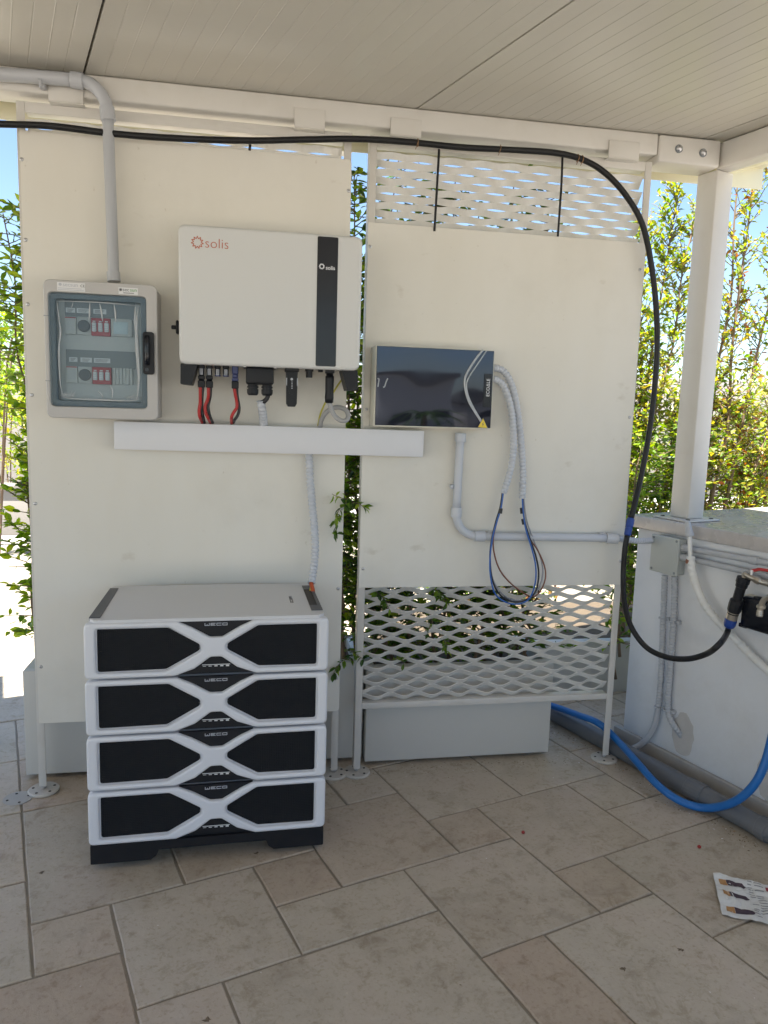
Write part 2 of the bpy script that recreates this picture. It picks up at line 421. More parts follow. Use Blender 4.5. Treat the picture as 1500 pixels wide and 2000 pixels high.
# ------------------------------------------------------------ mesh helpers
class MB:
    def __init__(s):
        s.v, s.f, s.mi, s.sm = [], [], [], []
    def add(s, vs, fs, mi=0, smooth=False):
        o = len(s.v)
        s.v += [tuple(p) for p in vs]
        for f in fs:
            s.f.append(tuple(i + o for i in f))
            s.mi.append(mi)
            s.sm.append(smooth)
        return s
    def box(s, a, b, mi=0, X=None):
        (x0, y0, z0), (x1, y1, z1) = a, b
        vs = [Vector(p) for p in ((x0, y0, z0), (x1, y0, z0), (x1, y1, z0), (x0, y1, z0), (x0, y0, z1), (x1, y0, z1), (x1, y1, z1), (x0, y1, z1))]
        if X:
            vs = [X @ v for v in vs]
        return s.add(vs, [(0, 3, 2, 1), (4, 5, 6, 7), (0, 1, 5, 4), (1, 2, 6, 5), (2, 3, 7, 6), (3, 0, 4, 7)], mi)
    def rbox(s, a, b, r=0.004, seg=2, mi=0, X=None, smooth=True):
        bm = bmesh.new()
        bmesh.ops.create_cube(bm, size=1)
        c = [(p + q) / 2 for p, q in zip(a, b)]
        d = [abs(q - p) for p, q in zip(a, b)]
        for v in bm.verts:
            v.co = Vector((c[0] + v.co.x * d[0], c[1] + v.co.y * d[1], c[2] + v.co.z * d[2]))
        r = min(r, min(d) * 0.49)
        bmesh.ops.bevel(bm, geom=list(bm.edges), offset=r, segments=seg, profile=0.5, affect='EDGES', clamp_overlap=True)
        s.bm(bm, mi, X, smooth)
        return s
    def bm(s, bm, mi=0, X=None, smooth=False):
        bm.verts.ensure_lookup_table()
        bm.verts.index_update()
        vs = [X @ v.co if X else v.co.copy() for v in bm.verts]
        s.add(vs, [tuple(v.index for v in f.verts) for f in bm.faces], mi, smooth)
        bm.free()
    def prism(s, pts, d0, d1, axis='Y', mi=0, X=None, smooth=False):
        # extrude a polygon: axis Y: pts are (x, z); Z: (x, y); X: (y, z)
        def mk(p, d):
            return Vector((p[0], d, p[1])) if axis == 'Y' else Vector((p[0], p[1], d)) if axis == 'Z' else Vector((d, p[0], p[1]))
        n = len(pts)
        vs = [mk(p, d0) for p in pts] + [mk(p, d1) for p in pts]
        if X:
            vs = [X @ v for v in vs]
        fs = [tuple(range(n)), tuple(range(2 * n - 1, n - 1, -1))] + [(i, i + n, (i + 1) % n + n, (i + 1) % n) for i in range(n)]
        return s.add(vs, fs, mi, smooth)
    def tube(s, pts, r, seg=12, step=0.012, mi=0, cap=True, rib=None, smooth_path=True, rfun=None, flat=1.0):
        P = [Vector(p) for p in pts]
        if smooth_path and len(P) > 2:
            Q = []
            for i in range(len(P) - 1):
                p0, p1, p2, p3 = P[max(i - 1, 0)], P[i], P[i + 1], P[min(i + 2, len(P) - 1)]
                n = 10
                for k in range(n):
                    t = k / n
                    Q.append(0.5 * ((2 * p1) + (p2 - p0) * t + (2 * p0 - 5 * p1 + 4 * p2 - p3) * t * t + (3 * p1 - p0 - 3 * p2 + p3) * t ** 3))
            Q.append(P[-1])
        else:
            Q = P
        # resample at equal steps
        cum = [0.0]
        for a, b in zip(Q, Q[1:]):
            cum.append(cum[-1] + (b - a).length)
        tot = cum[-1]
        st = rib[0] / 6 if rib else step
        n = max(2, int(tot / st) + 1)
        S, j = [], 0
        for k in range(n):
            d = tot * k / (n - 1)
            while j < len(cum) - 2 and cum[j + 1] < d:
                j += 1
            w = (d - cum[j]) / max(1e-9, cum[j + 1] - cum[j])
            S.append(Q[j].lerp(Q[j + 1], w))
        T = [(S[min(i + 1, n - 1)] - S[max(i - 1, 0)]).normalized() for i in range(n)]
        up = Vector((0, 0, 1)) if abs(T[0].z) < 0.9 else Vector((1, 0, 0))
        N = (up - T[0] * up.dot(T[0])).normalized()
        vs, fs = [], []
        for i in range(n):
            if i:
                N = (N - T[i] * N.dot(T[i])).normalized()
            B = T[i].cross(N)
            rr = r
            if rib:
                rr = r * (1.0, 0.985, 1.0 - rib[1] * 0.8, 1.0 - rib[1], 1.0 - rib[1] * 0.8, 0.985)[i % 6]
            if rfun:
                rr = rfun(i / (n - 1)) * r
            for k in range(seg):
                a = 2 * math.pi * k / seg
                vs.append(S[i] + (N * math.cos(a) + B * math.sin(a) * flat) * rr)
        for i in range(n - 1):
            for k in range(seg):
                k2 = (k + 1) % seg
                fs.append((i * seg + k, i * seg + k2, (i + 1) * seg + k2, (i + 1) * seg + k))
        if cap:
            fs.append(tuple(range(seg - 1, -1, -1)))
            fs.append(tuple((n - 1) * seg + k for k in range(seg)))
        return s.add(vs, fs, mi, True)
    def cyl(s, a, b, r, r2=None, seg=16, mi=0):
        a, b = Vector(a), Vector(b)
        r2 = r if r2 is None else r2
        T = (b - a).normalized()
        up = Vector((0, 0, 1)) if abs(T.z) < 0.9 else Vector((1, 0, 0))
        N = (up - T * up.dot(T)).normalized()
        B = T.cross(N)
        vs = []
        for p, rr in ((a, r), (b, r2)):
            for k in range(seg):
                t = 2 * math.pi * k / seg
                vs.append(p + (N * math.cos(t) + B * math.sin(t)) * rr)
        s.add(vs, [(k, (k + 1) % seg, seg + (k + 1) % seg, seg + k) for k in range(seg)], mi, True)
        s.add(vs, [tuple(range(seg - 1, -1, -1)), tuple(range(seg, 2 * seg))], mi, False)
        return s
    def lathe(s, a, b, prof, seg=18, mi=0, smooth=False):
        # prof: list of (t along a->b in metres, radius)
        a, b = Vector(a), Vector(b)
        T = (b - a).normalized()
        up = Vector((0, 0, 1)) if abs(T.z) < 0.9 else Vector((1, 0, 0))
        N = (up - T * up.dot(T)).normalized()
        B = T.cross(N)
        vs = []
        for t, rr in prof:
            for k in range(seg):
                q = 2 * math.pi * k / seg
                vs.append(a + T * t + (N * math.cos(q) + B * math.sin(q)) * max(rr, 1e-5))
        fs = []
        for i in range(len(prof) - 1):
            for k in range(seg):
                k2 = (k + 1) % seg
                fs.append((i * seg + k, i * seg + k2, (i + 1) * seg + k2, (i + 1) * seg + k))
        fs += [tuple(range(seg - 1, -1, -1)), tuple((len(prof) - 1) * seg + k for k in range(seg))]
        return s.add(vs, fs, mi, smooth)
    def mesh(s, name, mats):
        me = bpy.data.meshes.new(name)
        me.from_pydata(s.v, [], s.f)
        for m in (mats if isinstance(mats, (list, tuple)) else [mats]):
            me.materials.append(m)
        me.polygons.foreach_set('material_index', s.mi)
        me.polygons.foreach_set('use_smooth', s.sm)
        me.update()
        return me

def fix_normals(me):
    bm = bmesh.new()
    bm.from_mesh(me)
    bmesh.ops.recalc_face_normals(bm, faces=bm.faces)
    bm.to_mesh(me)
    bm.free()

def link(name, me, parent=None, loc=None):
    o = bpy.data.objects.new(name, me)
    COL.objects.link(o)
    if parent is not None:
        o.parent = parent
        if loc is None:
            o.matrix_parent_inverse = parent.get('_inv_loc') and Matrix.Identity(4) or Matrix.Translation(-absloc(parent))
        else:
            o.location = loc
    elif loc is not None:
        o.location = loc
    return o

ABS = {}
def absloc(o):
    return ABS.get(o.name, Vector((0, 0, 0)))

def tag(o, label=None, cat=None, group=None, kind=None):
    if label: o['label'] = label
    if cat: o['category'] = cat
    if group: o['group'] = group
    if kind: o['kind'] = kind
    return o

def thing(name, label, cat, loc=(0, 0, 0), group=None):
    o = bpy.data.objects.new(name, None)
    o.empty_display_size = 0.05
    COL.objects.link(o)
    o.location = loc
    ABS[o.name] = Vector(loc)
    return tag(o, label, cat, group)

def part(mb, name, mats, parent=None, label=None, norm=True, kind=None):
    """A mesh in world coordinates, kept in place under its parent."""
    me = mb if isinstance(mb, bpy.types.Mesh) else mb.mesh(name, mats)
    if norm:
        fix_normals(me)
    o = bpy.data.objects.new(name, me)
    COL.objects.link(o)
    if parent is not None:
        o.parent = parent
        base = Vector((0, 0, 0)) if parent.get('local') else absloc(parent)
        o.matrix_parent_inverse = Matrix.Translation(-base)
        ABS[o.name] = Vector((0, 0, 0))
    if label: o['label'] = label
    if kind: o['kind'] = kind
    return o

def single(mb, name, mats, label, cat, group=None, norm=True):
    o = part(mb, name, mats, None, norm=norm)
    return tag(o, label, cat, group)

def structure(mb, name, mats):
    o = part(mb, name, mats, None)
    o['kind'] = 'structure'
    return o

def inst(name, me, parent, mat4):
    """A part sharing mesh data, placed by a world matrix."""
    o = bpy.data.objects.new(name, me)
    COL.objects.link(o)
    o.parent = parent
    o.matrix_parent_inverse = Matrix.Translation(-absloc(parent))
    o.matrix_basis = mat4
    return o

def rpoly(pts, r, seg=5):
    """Polygon with rounded corners; r a number or a list."""
    n = len(pts)
    out = []
    for i in range(n):
        p = Vector(pts[i])
        a, b = Vector(pts[i - 1]) - p, Vector(pts[(i + 1) % n]) - p
        rr = r[i] if isinstance(r, (list, tuple)) else r
        if rr <= 1e-6:
            out.append(tuple(p))
            continue
        ang = a.angle(b)
        d = min(rr / math.tan(ang / 2), a.length * 0.49, b.length * 0.49)
        s, e = p + a.normalized() * d, p + b.normalized() * d
        for k in range(seg + 1):
            t = k / seg
            out.append(tuple((s * (1 - t) ** 2 + p * 2 * t * (1 - t) + e * t * t)))
    return out

def plate(loops, y0, y1, bevel=0.002, res=2):
    """Mesh of a flat plate in the XZ plane with holes, from y1 (back) to y0 (front)."""
    cu = bpy.data.curves.new('plate', 'CURVE')
    cu.dimensions = '2D'
    cu.fill_mode = 'BOTH'
    for lp in loops:
        sp = cu.splines.new('POLY')
        sp.points.add(len(lp) - 1)
        for i, p in enumerate(lp):
            sp.points[i].co = (p[0], p[1], 0, 1)
        sp.use_cyclic_u = True
    cu.extrude = max(1e-5, abs(y1 - y0) / 2 - bevel)
    cu.bevel_depth = bevel
    cu.bevel_resolution = res
    cu.offset = -bevel
    ob = bpy.data.objects.new('plate', cu)
    COL.objects.link(ob)
    dg = bpy.context.evaluated_depsgraph_get()
    dg.update()
    me = bpy.data.meshes.new_from_object(ob.evaluated_get(dg))
    bpy.data.objects.remove(ob)
    bpy.data.curves.remove(cu)
    ym = (y0 + y1) / 2
    me.transform(Matrix(((1, 0, 0, 0), (0, 0, -1, ym), (0, 1, 0, 0), (0, 0, 0, 1))))
    return me

def setmat(me, mat, smooth=False):
    me.materials.clear()
    me.materials.append(mat)
    for p in me.polygons:
        p.material_index = 0
        p.use_smooth = smooth
    return me

def text_mesh(txt, size, mat, X, extrude=0.0004, align='LEFT', spacing=1.0, offset=0.0):
    cu = bpy.data.curves.new('text', 'FONT')
    cu.body = txt
    cu.size = size
    cu.extrude = extrude
    cu.align_x = align
    cu.space_character = spacing
    cu.offset = offset
    cu.resolution_u = 3
    ob = bpy.data.objects.new('text', cu)
    COL.objects.link(ob)
    dg = bpy.context.evaluated_depsgraph_get()
    dg.update()
    me = bpy.data.meshes.new_from_object(ob.evaluated_get(dg))
    bpy.data.objects.remove(ob)
    bpy.data.curves.remove(cu)
    me.transform(X)
    return setmat(me, mat)

# text lying on a wall facing the camera (-Y): x to the right, y up
def XW(x, y, z, rot=0.0):
    return Matrix.Translation((x, y, z)) @ Matrix.Rotation(rot, 4, 'Y') @ Matrix.Rotation(R(90), 4, 'X')

AZ = R(17.4)                                     # paving, roof and counter are turned against the screens
E1 = Vector((math.cos(AZ), math.sin(AZ), 0))
E2 = Vector((-math.sin(AZ), math.cos(AZ), 0))
def FRAME(o):                                    # local x = E1, y = E2
    return Matrix(((E1.x, E2.x, 0, o[0]), (E1.y, E2.y, 0, o[1]), (0, 0, 1, o[2]), (0, 0, 0, 1)))

# ------------------------------------------------------------ ground and paving
floor = bpy.data.objects.new('patio_floor', None)
COL.objects.link(floor)
floor['kind'] = 'structure'
ABS[floor.name] = Vector((0, 0, 0))
b = MB()
b.box((-6, -5, -0.08), (6, 7.4, -0.0045))
part(b, 'mortar_bed', M['grout'], floor)

UI, VJ, U0, V0 = 0.2005, 0.2015, 0.034, 1.1756
rects = [(6, 8, -2, 1), (5, 6, -1, 1), (5, 7, 1, 3), (7, 8, 1, 2), (8, 11, 0, 2), (8, 10, -2, 0), (7, 9, 2, 4), (9, 12, 2, 3), (9, 10, 3, 4),
         (10, 12, 3, 5), (6, 7, 3, 4), (6, 8, 4, 6), (8, 10, 4, 6), (4, 6, 3, 5), (3, 4, 3, 4), (3, 5, 2, 3), (1, 3, 2, 4), (0, 1, 3, 4), (0, 2, 4, 7),
         (2, 4, 4, 6), (-2, 0, 3, 5), (-2, 0, 5, 7), (-1, 1, 1, 3), (1, 2, 0, 2), (2, 5, -1, 2), (5, 6, 5, 6), (3, 5, 6, 8), (-2, 0, 7, 9), (0, 2, 7, 9),
         (-2, 0, 9, 11), (0, 2, 9, 11), (2, 3, 6, 8), (4, 5, 5, 6)]
I0, I1, J0, J1 = -7, 15, -6, 19
occ = set()
for (a, c, d, e) in rects:
    for i in range(a, c):
        for j in range(d, e):
            occ.add((i, j))
rt = random.Random(11)
for j in range(J0, J1):
    for i in range(I0, I1):
        if (i, j) in occ:
            continue
        opts = [(2, 2), (3, 2), (2, 1), (1, 1), (2, 3), (1, 2)]
        rt.shuffle(opts)
        for (w, h) in opts + [(1, 1)]:
            cells = [(i + p, j + q) for p in range(w) for q in range(h)]
            if all(c not in occ and c[0] < I1 and c[1] < J1 for c in cells):
                rects.append((i, i + w, j, j + h))
                occ.update(cells)
                break
tile_cache = {}
def tile_mesh(w, h):
    if (w, h) not in tile_cache:
        g = 0.0036
        W_, H_ = w * UI, h * VJ
        bm = bmesh.new()
        # wavy hand-cut edge: outline subdivided and jittered
        pts = []
        rr = random.Random(w * 10 + h)
        def edge(a, c):
            n = max(2, int(math.dist(a, c) / 0.07))
            for k in range(n):
                t = k / n
                jx = rr.uniform(-0.0013, 0.0013)
                pts.append((a[0] + (c[0] - a[0]) * t + jx, a[1] + (c[1] - a[1]) * t + rr.uniform(-0.0013, 0.0013)))
        cs = [(g, g), (W_ - g, g), (W_ - g, H_ - g), (g, H_ - g)]
        for k in range(4):
            edge(cs[k], cs[(k + 1) % 4])
        cx, cy = W_ / 2, H_ / 2
        ins = 0.003
        top = [bm.verts.new((x + (ins if x < cx else -ins) * (abs(x - cx) > cx - 0.02), y + (ins if y < cy else -ins) * (abs(y - cy) > cy - 0.02), 0)) for x, y in pts]
        mid = [bm.verts.new((x, y, -0.0022)) for x, y in pts]
        bot = [bm.verts.new((x, y, -0.02)) for x, y in pts]
        n = len(pts)
        bm.faces.new(top)
        for k in range(n):
            q = (k + 1) % n
            bm.faces.new((top[q], top[k], mid[k], mid[q]))
            bm.faces.new((mid[q], mid[k], bot[k], bot[q]))
        me = bpy.data.meshes.new('tile')
        bm.to_mesh(me)
        bm.free()
        me.materials.append(M['tile'])
        tile_cache[(w, h)] = me
    return tile_cache[(w, h)]
for (a, c, d, e) in rects:
    u, v = U0 + a * UI, V0 + d * VJ
    p = E1 * u + E2 * v
    o = inst('tile', tile_mesh(c - a, e - d), floor,
             Matrix.Translation((p.x, p.y, rt.uniform(-0.0012, 0.0008))) @ Matrix.Rotation(AZ, 4, 'Z') @ Matrix.Rotation(rt.uniform(-0.0012, 0.0012), 4, 'X'))

b = MB()
b.add([(-160, -160, -0.09), (160, -160, -0.09), (160, 160, -0.09), (-160, 160, -0.09)], [(0, 1, 2, 3)])
structure(b, 'ground', M['ground'])

# ------------------------------------------------------------ roof and pergola frame
ZR = 2.358
pergola = thing('pergola', 'white steel pergola frame under a grey ribbed sandwich-panel roof', 'pergola', (1.70, 2.62, 0.98))
# roof panels: one metre wide, fine grooves every 5 cm, running along E2
RW, RL = 1.004, 5.8
def panel_mesh():
    mb = MB()
    prof = [(0.0015, 0.012), (0.003, 0.0)]
    n = 20
    for k in range(n):
        x0 = 0.006 + (RW - 0.012) * k / n
        x1 = 0.006 + (RW - 0.012) * (k + 1) / n
        if k % 2 == 0:
            prof += [(x1 - 0.002, 0.0), (x1 - 0.0008, 0.0009), (x1 + 0.0008, 0.0009), (x1 + 0.002, 0.0)] if k < n - 1 else []
        elif k < n - 1:
            prof += [(x1 - 0.002, 0.0), (x1 - 0.0008, -0.0007), (x1 + 0.0008, -0.0007), (x1 + 0.002, 0.0)]
    prof += [(RW - 0.003, 0.0), (RW - 0.0015, 0.012)]
    m = len(prof)
    vs = [(x, y, z) for y in (0, RL) for x, z in prof] + [(0.004, 0, 0.06), (RW - 0.004, 0, 0.06), (0.004, RL, 0.06), (RW - 0.004, RL, 0.06)]
    fs = [(i, i + 1, i + 1 + m, i + m) for i in range(m - 1)]
    q = 2 * m
    fs += [(q, q + 2, q + 3, q + 1), (0, q, q + 2, m)[::-1], (m - 1, 2 * m - 1, q + 3, q + 1)[::-1]]
    mb.add(vs, fs)
    # caulk strip hiding the joint above
    mb.box((-0.002, 0, 0.012), (0.006, RL, 0.05), 1)
    return mb.mesh('roof_panel', [M['roof'], M['roof_dark']])
pme = panel_mesh()
joint0 = Vector((-0.513, 2.58, ZR))
for k in range(-5, 3):
    o0 = joint0 + Vector((1.0535, 0, 0)) * k
    lift = 0.25
    base = o0 + E2 * lift - E2 * RL
    if k == 2:
        continue
    inst('roof_panel', pme, pergola, FRAME(base))
# narrow darker closing strip beside the last joint
o0 = joint0 + Vector((1.0535, 0, 0)) * 2
b = MB()
b.box((0.004, 0, 0.0), (0.20, RL, 0.06), 0, FRAME(o0 + E2 * 0.25 - E2 * RL))
part(b, 'roof_edge_strip', M['roof'], pergola)
# wall-side beam (runs along the screens), corner sleeve, side beam
YB = 2.575
b = MB()
b.rbox((-3.6, YB, 2.285), (1.416, YB + 0.10, ZR - 0.002), 0.006)
part(b, 'beam', M['white_steel'], pergola)
b = MB()
b.rbox((1.4185, YB - 0.004, 2.262), (1.658, YB + 0.11, ZR - 0.004), 0.007)
part(b, 'corner_sleeve', M['white_steel'], pergola)
for p in ((1.4933,2.571,2.3107), (1.5883,2.571,2.3051)):
    b = MB()
    b.cyl((p[0], p[1] + 0.002, p[2]), (p[0], p[1] - 0.003, p[2]), 0.0145, seg=20, mi=1)
    b.lathe((p[0], p[1] - 0.003, p[2]), (p[0], p[1] - 0.02, p[2]), [(0, 0.011), (0.004, 0.0105), (0.008, 0.007), (0.010, 0.001)], 14)
    part(b, 'bolt', [M['steel'], M['cab_dark']], pergola)
# side beam towards the camera, along E2
b = MB()
b.rbox((0.0, -5.4, 2.262), (0.07, 0.0, ZR - 0.004), 0.006, X=FRAME((1.662, 2.60, 0)))
part(b, 'side_beam', M['white_steel'], pergola)
b = MB()
b.box((0.0, -5.4, 2.30), (0.03, 0.15, 2.43), 0, FRAME((1.80, 2.70, 0)))
part(b, 'roof_fascia', M['cream_gutter'], pergola)
# post
X = FRAME((1.664, 2.590, 0))
b = MB()
b.rbox((0, 0, 0.976), (0.088, 0.088, 2.262), 0.005, X=X)
part(b, 'post', M['white_steel'], pergola)
b = MB()
b.rbox((-0.045, -0.04, 0.969), (0.135, 0.13, 0.9755), 0.002, X=X)
for (px, py) in ((-0.02, -0.018), (0.11, -0.018), (0.11, 0.105), (-0.02, 0.105)):
    b.cyl(X @ Vector((px, py, 0.9755)), X @ Vector((px, py, 0.978)), 0.008, seg=10, mi=1)
part(b, 'base_plate', [M['white_steel'], M['roof_dark']], pergola)
# cover plates on the beam
for (p, q) in (((-0.6169,2.571,2.3234), (-0.5145,2.571,2.2672)), ((0.1331,2.571,2.319), (0.2321,2.571,2.2608)), ((0.45,2.571,2.3191), (0.5546,2.571,2.266)), ((1.2282,2.571,2.3181), (1.3433,2.571,2.2616))):
    b = MB()
    b.rbox((p[0], 2.5695, min(p[2], q[2])), (q[0], 2.5745, max(p[2], q[2])), 0.0015)
    b.rbox((p[0], 2.5695, min(p[2], q[2]) - 0.004), (q[0], 2.62, min(p[2], q[2])), 0.0015)
    part(b, 'cover_plate', M['white_steel'], pergola)
# outer gutter behind the beam
b = MB()
b.rbox((-3.6, 2.80, 2.275), (2.0, 2.805, 2.40), 0.001)
b.rbox((-3.6, 2.70, 2.355), (2.0, 2.80, 2.36), 0.001)
part(b, 'gutter', M['cream_gutter'], pergola)

# ------------------------------------------------------------ lattice screens
def expanded(x0, x1, z0, z1, y, me_name='mesh_panel'):
    P_, WV, w, th = 0.0270, 0.1075, 0.0242, 0.0013
    hw = w / 2
    ct, st_ = math.cos(R(40)), math.sin(R(40))
    A = P_ / 2 - hw * ct + 0.0002
    yA = hw * st_
    shape = [(-1.0, 0.0), (-0.96, 0.05), (-0.80, 0.11), (-0.45, 0.18), (0.0, 0.25), (0.45, 0.32), (0.80, 0.39), (0.96, 0.45), (1.0, 0.5), (0.96, 0.55), (0.80, 0.61), (0.45, 0.68), (0.0, 0.75), (-0.45, 0.82), (-0.80, 0.89), (-0.96, 0.95)]
    mb = MB()
    rows = int((z1 - z0) / P_)
    per = int((x1 - x0) / WV) + 2
    for k in range(rows + 1):
        zc = z0 + P_ * k
        ph = 0.0 if k % 2 else 0.5
        pts = []
        for c in range(-1, per):
            for (a, t) in shape:
                x = x0 + (c + t + ph) * WV
                if x0 - 0.001 <= x <= x1 + 0.001:
                    pts.append((x, a))
        if len(pts) < 2:
            continue
        vs, fs = [], []
        for (x, a) in pts:
            yc, zz = y + yA * a, zc + A * a
            wob = 0.0006 * math.sin(x * 61 + k * 2.3)
            for (sw, st) in ((-1, -1), (1, -1), (1, 1), (-1, 1)):
                vs.append((x, yc - st_ * sw * hw - ct * st * th + wob, zz + ct * sw * hw - st_ * st * th))
        n = len(pts)
        for i in range(n - 1):
            for q in range(4):
                q2 = (q + 1) % 4
                fs.append((i * 4 + q, i * 4 + q2, i * 4 + 4 + q2, i * 4 + 4 + q))
        mb.add(vs, fs, 0, False)
    return mb

def screen(label, xl, xr):
    t = thing('lattice_screen', label, 'screen', ((xl + xr) / 2, 2.62, 0), 'white lattice screens')
    for x in (xl, xr - 0.025):
        b = MB()
        # angle-section post: front flange and side web
        b.rbox((x, 2.60, 0.022), (x + 0.025, 2.604, 2.268), 0.001)
        xx = x + 0.0005 if x == xl else x + 0.0205
        b.rbox((xx, 2.604, 0.022), (xx + 0.004, 2.645, 2.268), 0.001)
        part(b, 'post', M['white_steel'], t)
    b = MB()
    b.rbox((xl + 0.025, 2.601, 2.236), (xr - 0.025, 2.642, 2.268), 0.0015)
    part(b, 'top_rail', M['white_steel'], t)
    b = MB()
    b.rbox((xl + 0.025, 2.6005, 0.256), (xr - 0.025, 2.642, 0.279), 0.0015)
    part(b, 'bottom_rail', M['white_steel'], t)
    part(expanded(xl + 0.026, xr - 0.026, 0.296, 2.226, 2.622), 'mesh_panel', M['lattice'], t, norm=False)
    # little bonds touching the rails
    for x in (xl, xr - 0.025):
        f = MB()
        cx = x + 0.0125
        f.lathe((cx, 2.612, 0), (cx, 2.612, 1), [(0.0005, 0.050), (0.006, 0.052), (0.010, 0.048), (0.0105, 0.006)], 28)
        for k in range(5):
            a = 0.5 + k * 2 * math.pi / 5
            f.cyl((cx + 0.036 * math.cos(a), 2.612 + 0.036 * math.sin(a), 0.009), (cx + 0.036 * math.cos(a), 2.612 + 0.036 * math.sin(a), 0.0112), 0.0048, seg=8, mi=1)
        fo = part(f, 'foot_plate', [M['foot'], M['roof_dark']], t)
        r_ = MB()
        r_.cyl((cx, 2.612, 0.010), (cx, 2.612, 0.05), 0.005, seg=10)
        r_.cyl((cx, 2.612, 0.012), (cx, 2.612, 0.019), 0.009, seg=6)
        part(r_, 'levelling_bolt', M['steel'], t)
    return t
screen('white lattice screen mostly covered by the taller board behind the inverter', -0.719, 0.325)
screen('white lattice screen with mesh showing above and below the shorter board', 0.386, 1.412)

# ------------------------------------------------------------ boards
def screw_mesh():
    b = MB()
    b.lathe((0, 0, 0), (0, -1, 0), [(0, 0.0062), (0.0012, 0.006), (0.0026, 0.0038), (0.003, 0.0005)], 12)
    b.box((-0.003, -0.0035, -0.0006), (0.003, -0.0029, 0.0006), 1)
    return b.mesh('screw', [M['steel'], M['roof_dark']])
scr_me = screw_mesh()
fix_normals(scr_me)
def board(label, x0, x1, z0, z1, screws, rad):
    t = thing('mounting_board', label, 'board', ((x0 + x1) / 2, 2.595, z0), 'cream mounting boards')
    pts = rpoly([(x0, z0), (x1, z0), (x1, z1), (x0, z1)], rad, 5)
    me = setmat(plate([pts], 2.589, 2.598, 0.0008, 1), M['board'])
    part(me, 'panel', None, t)
    for s in screws:
        inst('screw', scr_me, t, Matrix.Translation((s[0], 2.589, s[2])) @ Matrix.Rotation(random.random() * 3, 4, 'Y'))
    return t
board('tall cream board carrying the white inverter and the breaker cabinet', -0.709, 0.325, 0.258, 2.180,
      [(-0.7044,2.59,2.0932), (-0.7003,2.59,1.8537), (-0.7006,2.59,1.6563), (-0.6973,2.59,1.3715), (-0.6973,2.59,1.0179), (-0.6966,2.59,0.459), (0.3163,2.59,2.0809), (0.3176,2.59,1.0074), (0.311,2.59,0.7181), (0.3125,2.59,0.3834)], [0.003, 0.014, 0.016, 0.003])
board('shorter cream board carrying the dark glass electrical box', 0.386, 1.403, 0.720, 1.985,
      [(0.3939,2.59,1.9061), (0.398,2.59,1.3582), (0.4001,2.59,0.7905), (1.3879,2.59,1.8914), (1.3899,2.59,1.3593), (1.3951,2.59,0.8124)], 0.002)

# ------------------------------------------------------------ planters, raised bed, counter
def planter(name, label, x0, x1, y0, y1, z0, z1):
    t = thing(name, label, 'planter', ((x0 + x1) / 2, (y0 + y1) / 2, z0), 'long planters behind the screens')
    b = MB()
    w = 0.03
    b.rbox((x0, y0, z0), (x1, y0 + w, z1), 0.003)
    b.rbox((x0, y1 - w, z0), (x1, y1, z1), 0.003)
    b.box((x0 + 0.0005, y0 + w, z0 + 0.001), (x0 + w, y1 - w, z1 - 0.001))
    b.box((x1 - w, y0 + w, z0 + 0.001), (x1 - 0.0005, y1 - w, z1 - 0.001))
    b.box((x0 + w, y0 + w, z0), (x1 - w, y1 - w, z0 + 0.03))
    part(b, 'trough', M['planter'], t)
    for fx in (x0 + 0.06, x1 - 0.12):
        f = MB()
        f.box((fx, y0 + 0.05, 0), (fx + 0.06, y1 - 0.05, z0))
        part(f, 'runner', M['cab_dark'], t)
    s_ = MB()
    n = 24
    vs = [(x0 + w + (x1 - x0 - 2 * w) * i / n, y0 + w + (y1 - y0 - 2 * w) * j / 6, z1 - 0.05 + 0.02 * noise.noise(Vector((i * .9, j * .9, x0)))) for j in range(7) for i in range(n + 1)]
    s_.add(vs, [(j * (n + 1) + i, j * (n + 1) + i + 1, (j + 1) * (n + 1) + i + 1, (j + 1) * (n + 1) + i) for j in range(6) for i in range(n)], 0, True)
    part(s_, 'soil', M['soil'], t)
    return t
planter('planter', 'grey-white planter behind the battery stack and tall board', -0.790, 0.432, 2.705, 3.05, 0.016, 0.405)
planter('planter', 'grey-white planter under the short screen with the mesh above', 0.438, 1.185, 2.665, 3.01, 0.016, 0.395)

b = MB()
b.rbox((0.7, 3.30, -0.01), (1.30, 3.36, 0.26), 0.004)
b.rbox((1.30, 3.30, -0.01), (5.2, 3.36, 0.26), 0.004)
b.box((0.7, 3.36, 0.0), (5.2, 4.2, 0.22), 1)
single(b, 'raised_bed', [M['planter'], M['soil']], 'low white raised bed holding the tree trunks behind the counter', 'raised bed')

# white masonry counter on the right: local x = into the counter, y = E2c along its front
PN = Vector((-0.9510, -0.3090, 0))
PD = Vector((-0.3090, 0.9510, 0))
def PX(o=(1.605, 2.6, 0)):
    return Matrix(((-PN.x, PD.x, 0, o[0]), (-PN.y, PD.y, 0, o[1]), (0, 0, 1, o[2]), (0, 0, 0, 1)))
CX = PX()
counter = thing('masonry_counter', 'white plastered counter with a grey stone top beside the screens', 'counter', (1.9, 2.2, 0))
YF = 0.165                                     # far end along the front
b = MB()
b.rbox((0.0, -2.6, 0.0), (1.15, YF, 0.917), 0.006, X=CX)
part(b, 'wall', M['plaster'], counter)
b = MB()
b.rbox((-0.016, -2.6, 0.9175), (1.2, YF + 0.035, 0.968), 0.004, X=CX)
part(b, 'stone_top', M['marble'], counter)
y = YF + 0.03
lens = [0.92, 0.6, 0.6, 0.5]
for L_ in lens:
    b = MB()
    b.rbox((-0.022, y - L_ + 0.003, 0.0), (-0.001, y, 0.062), 0.002, X=CX)
    part(b, 'skirting_stone', M['skirt'], counter)
    y -= L_
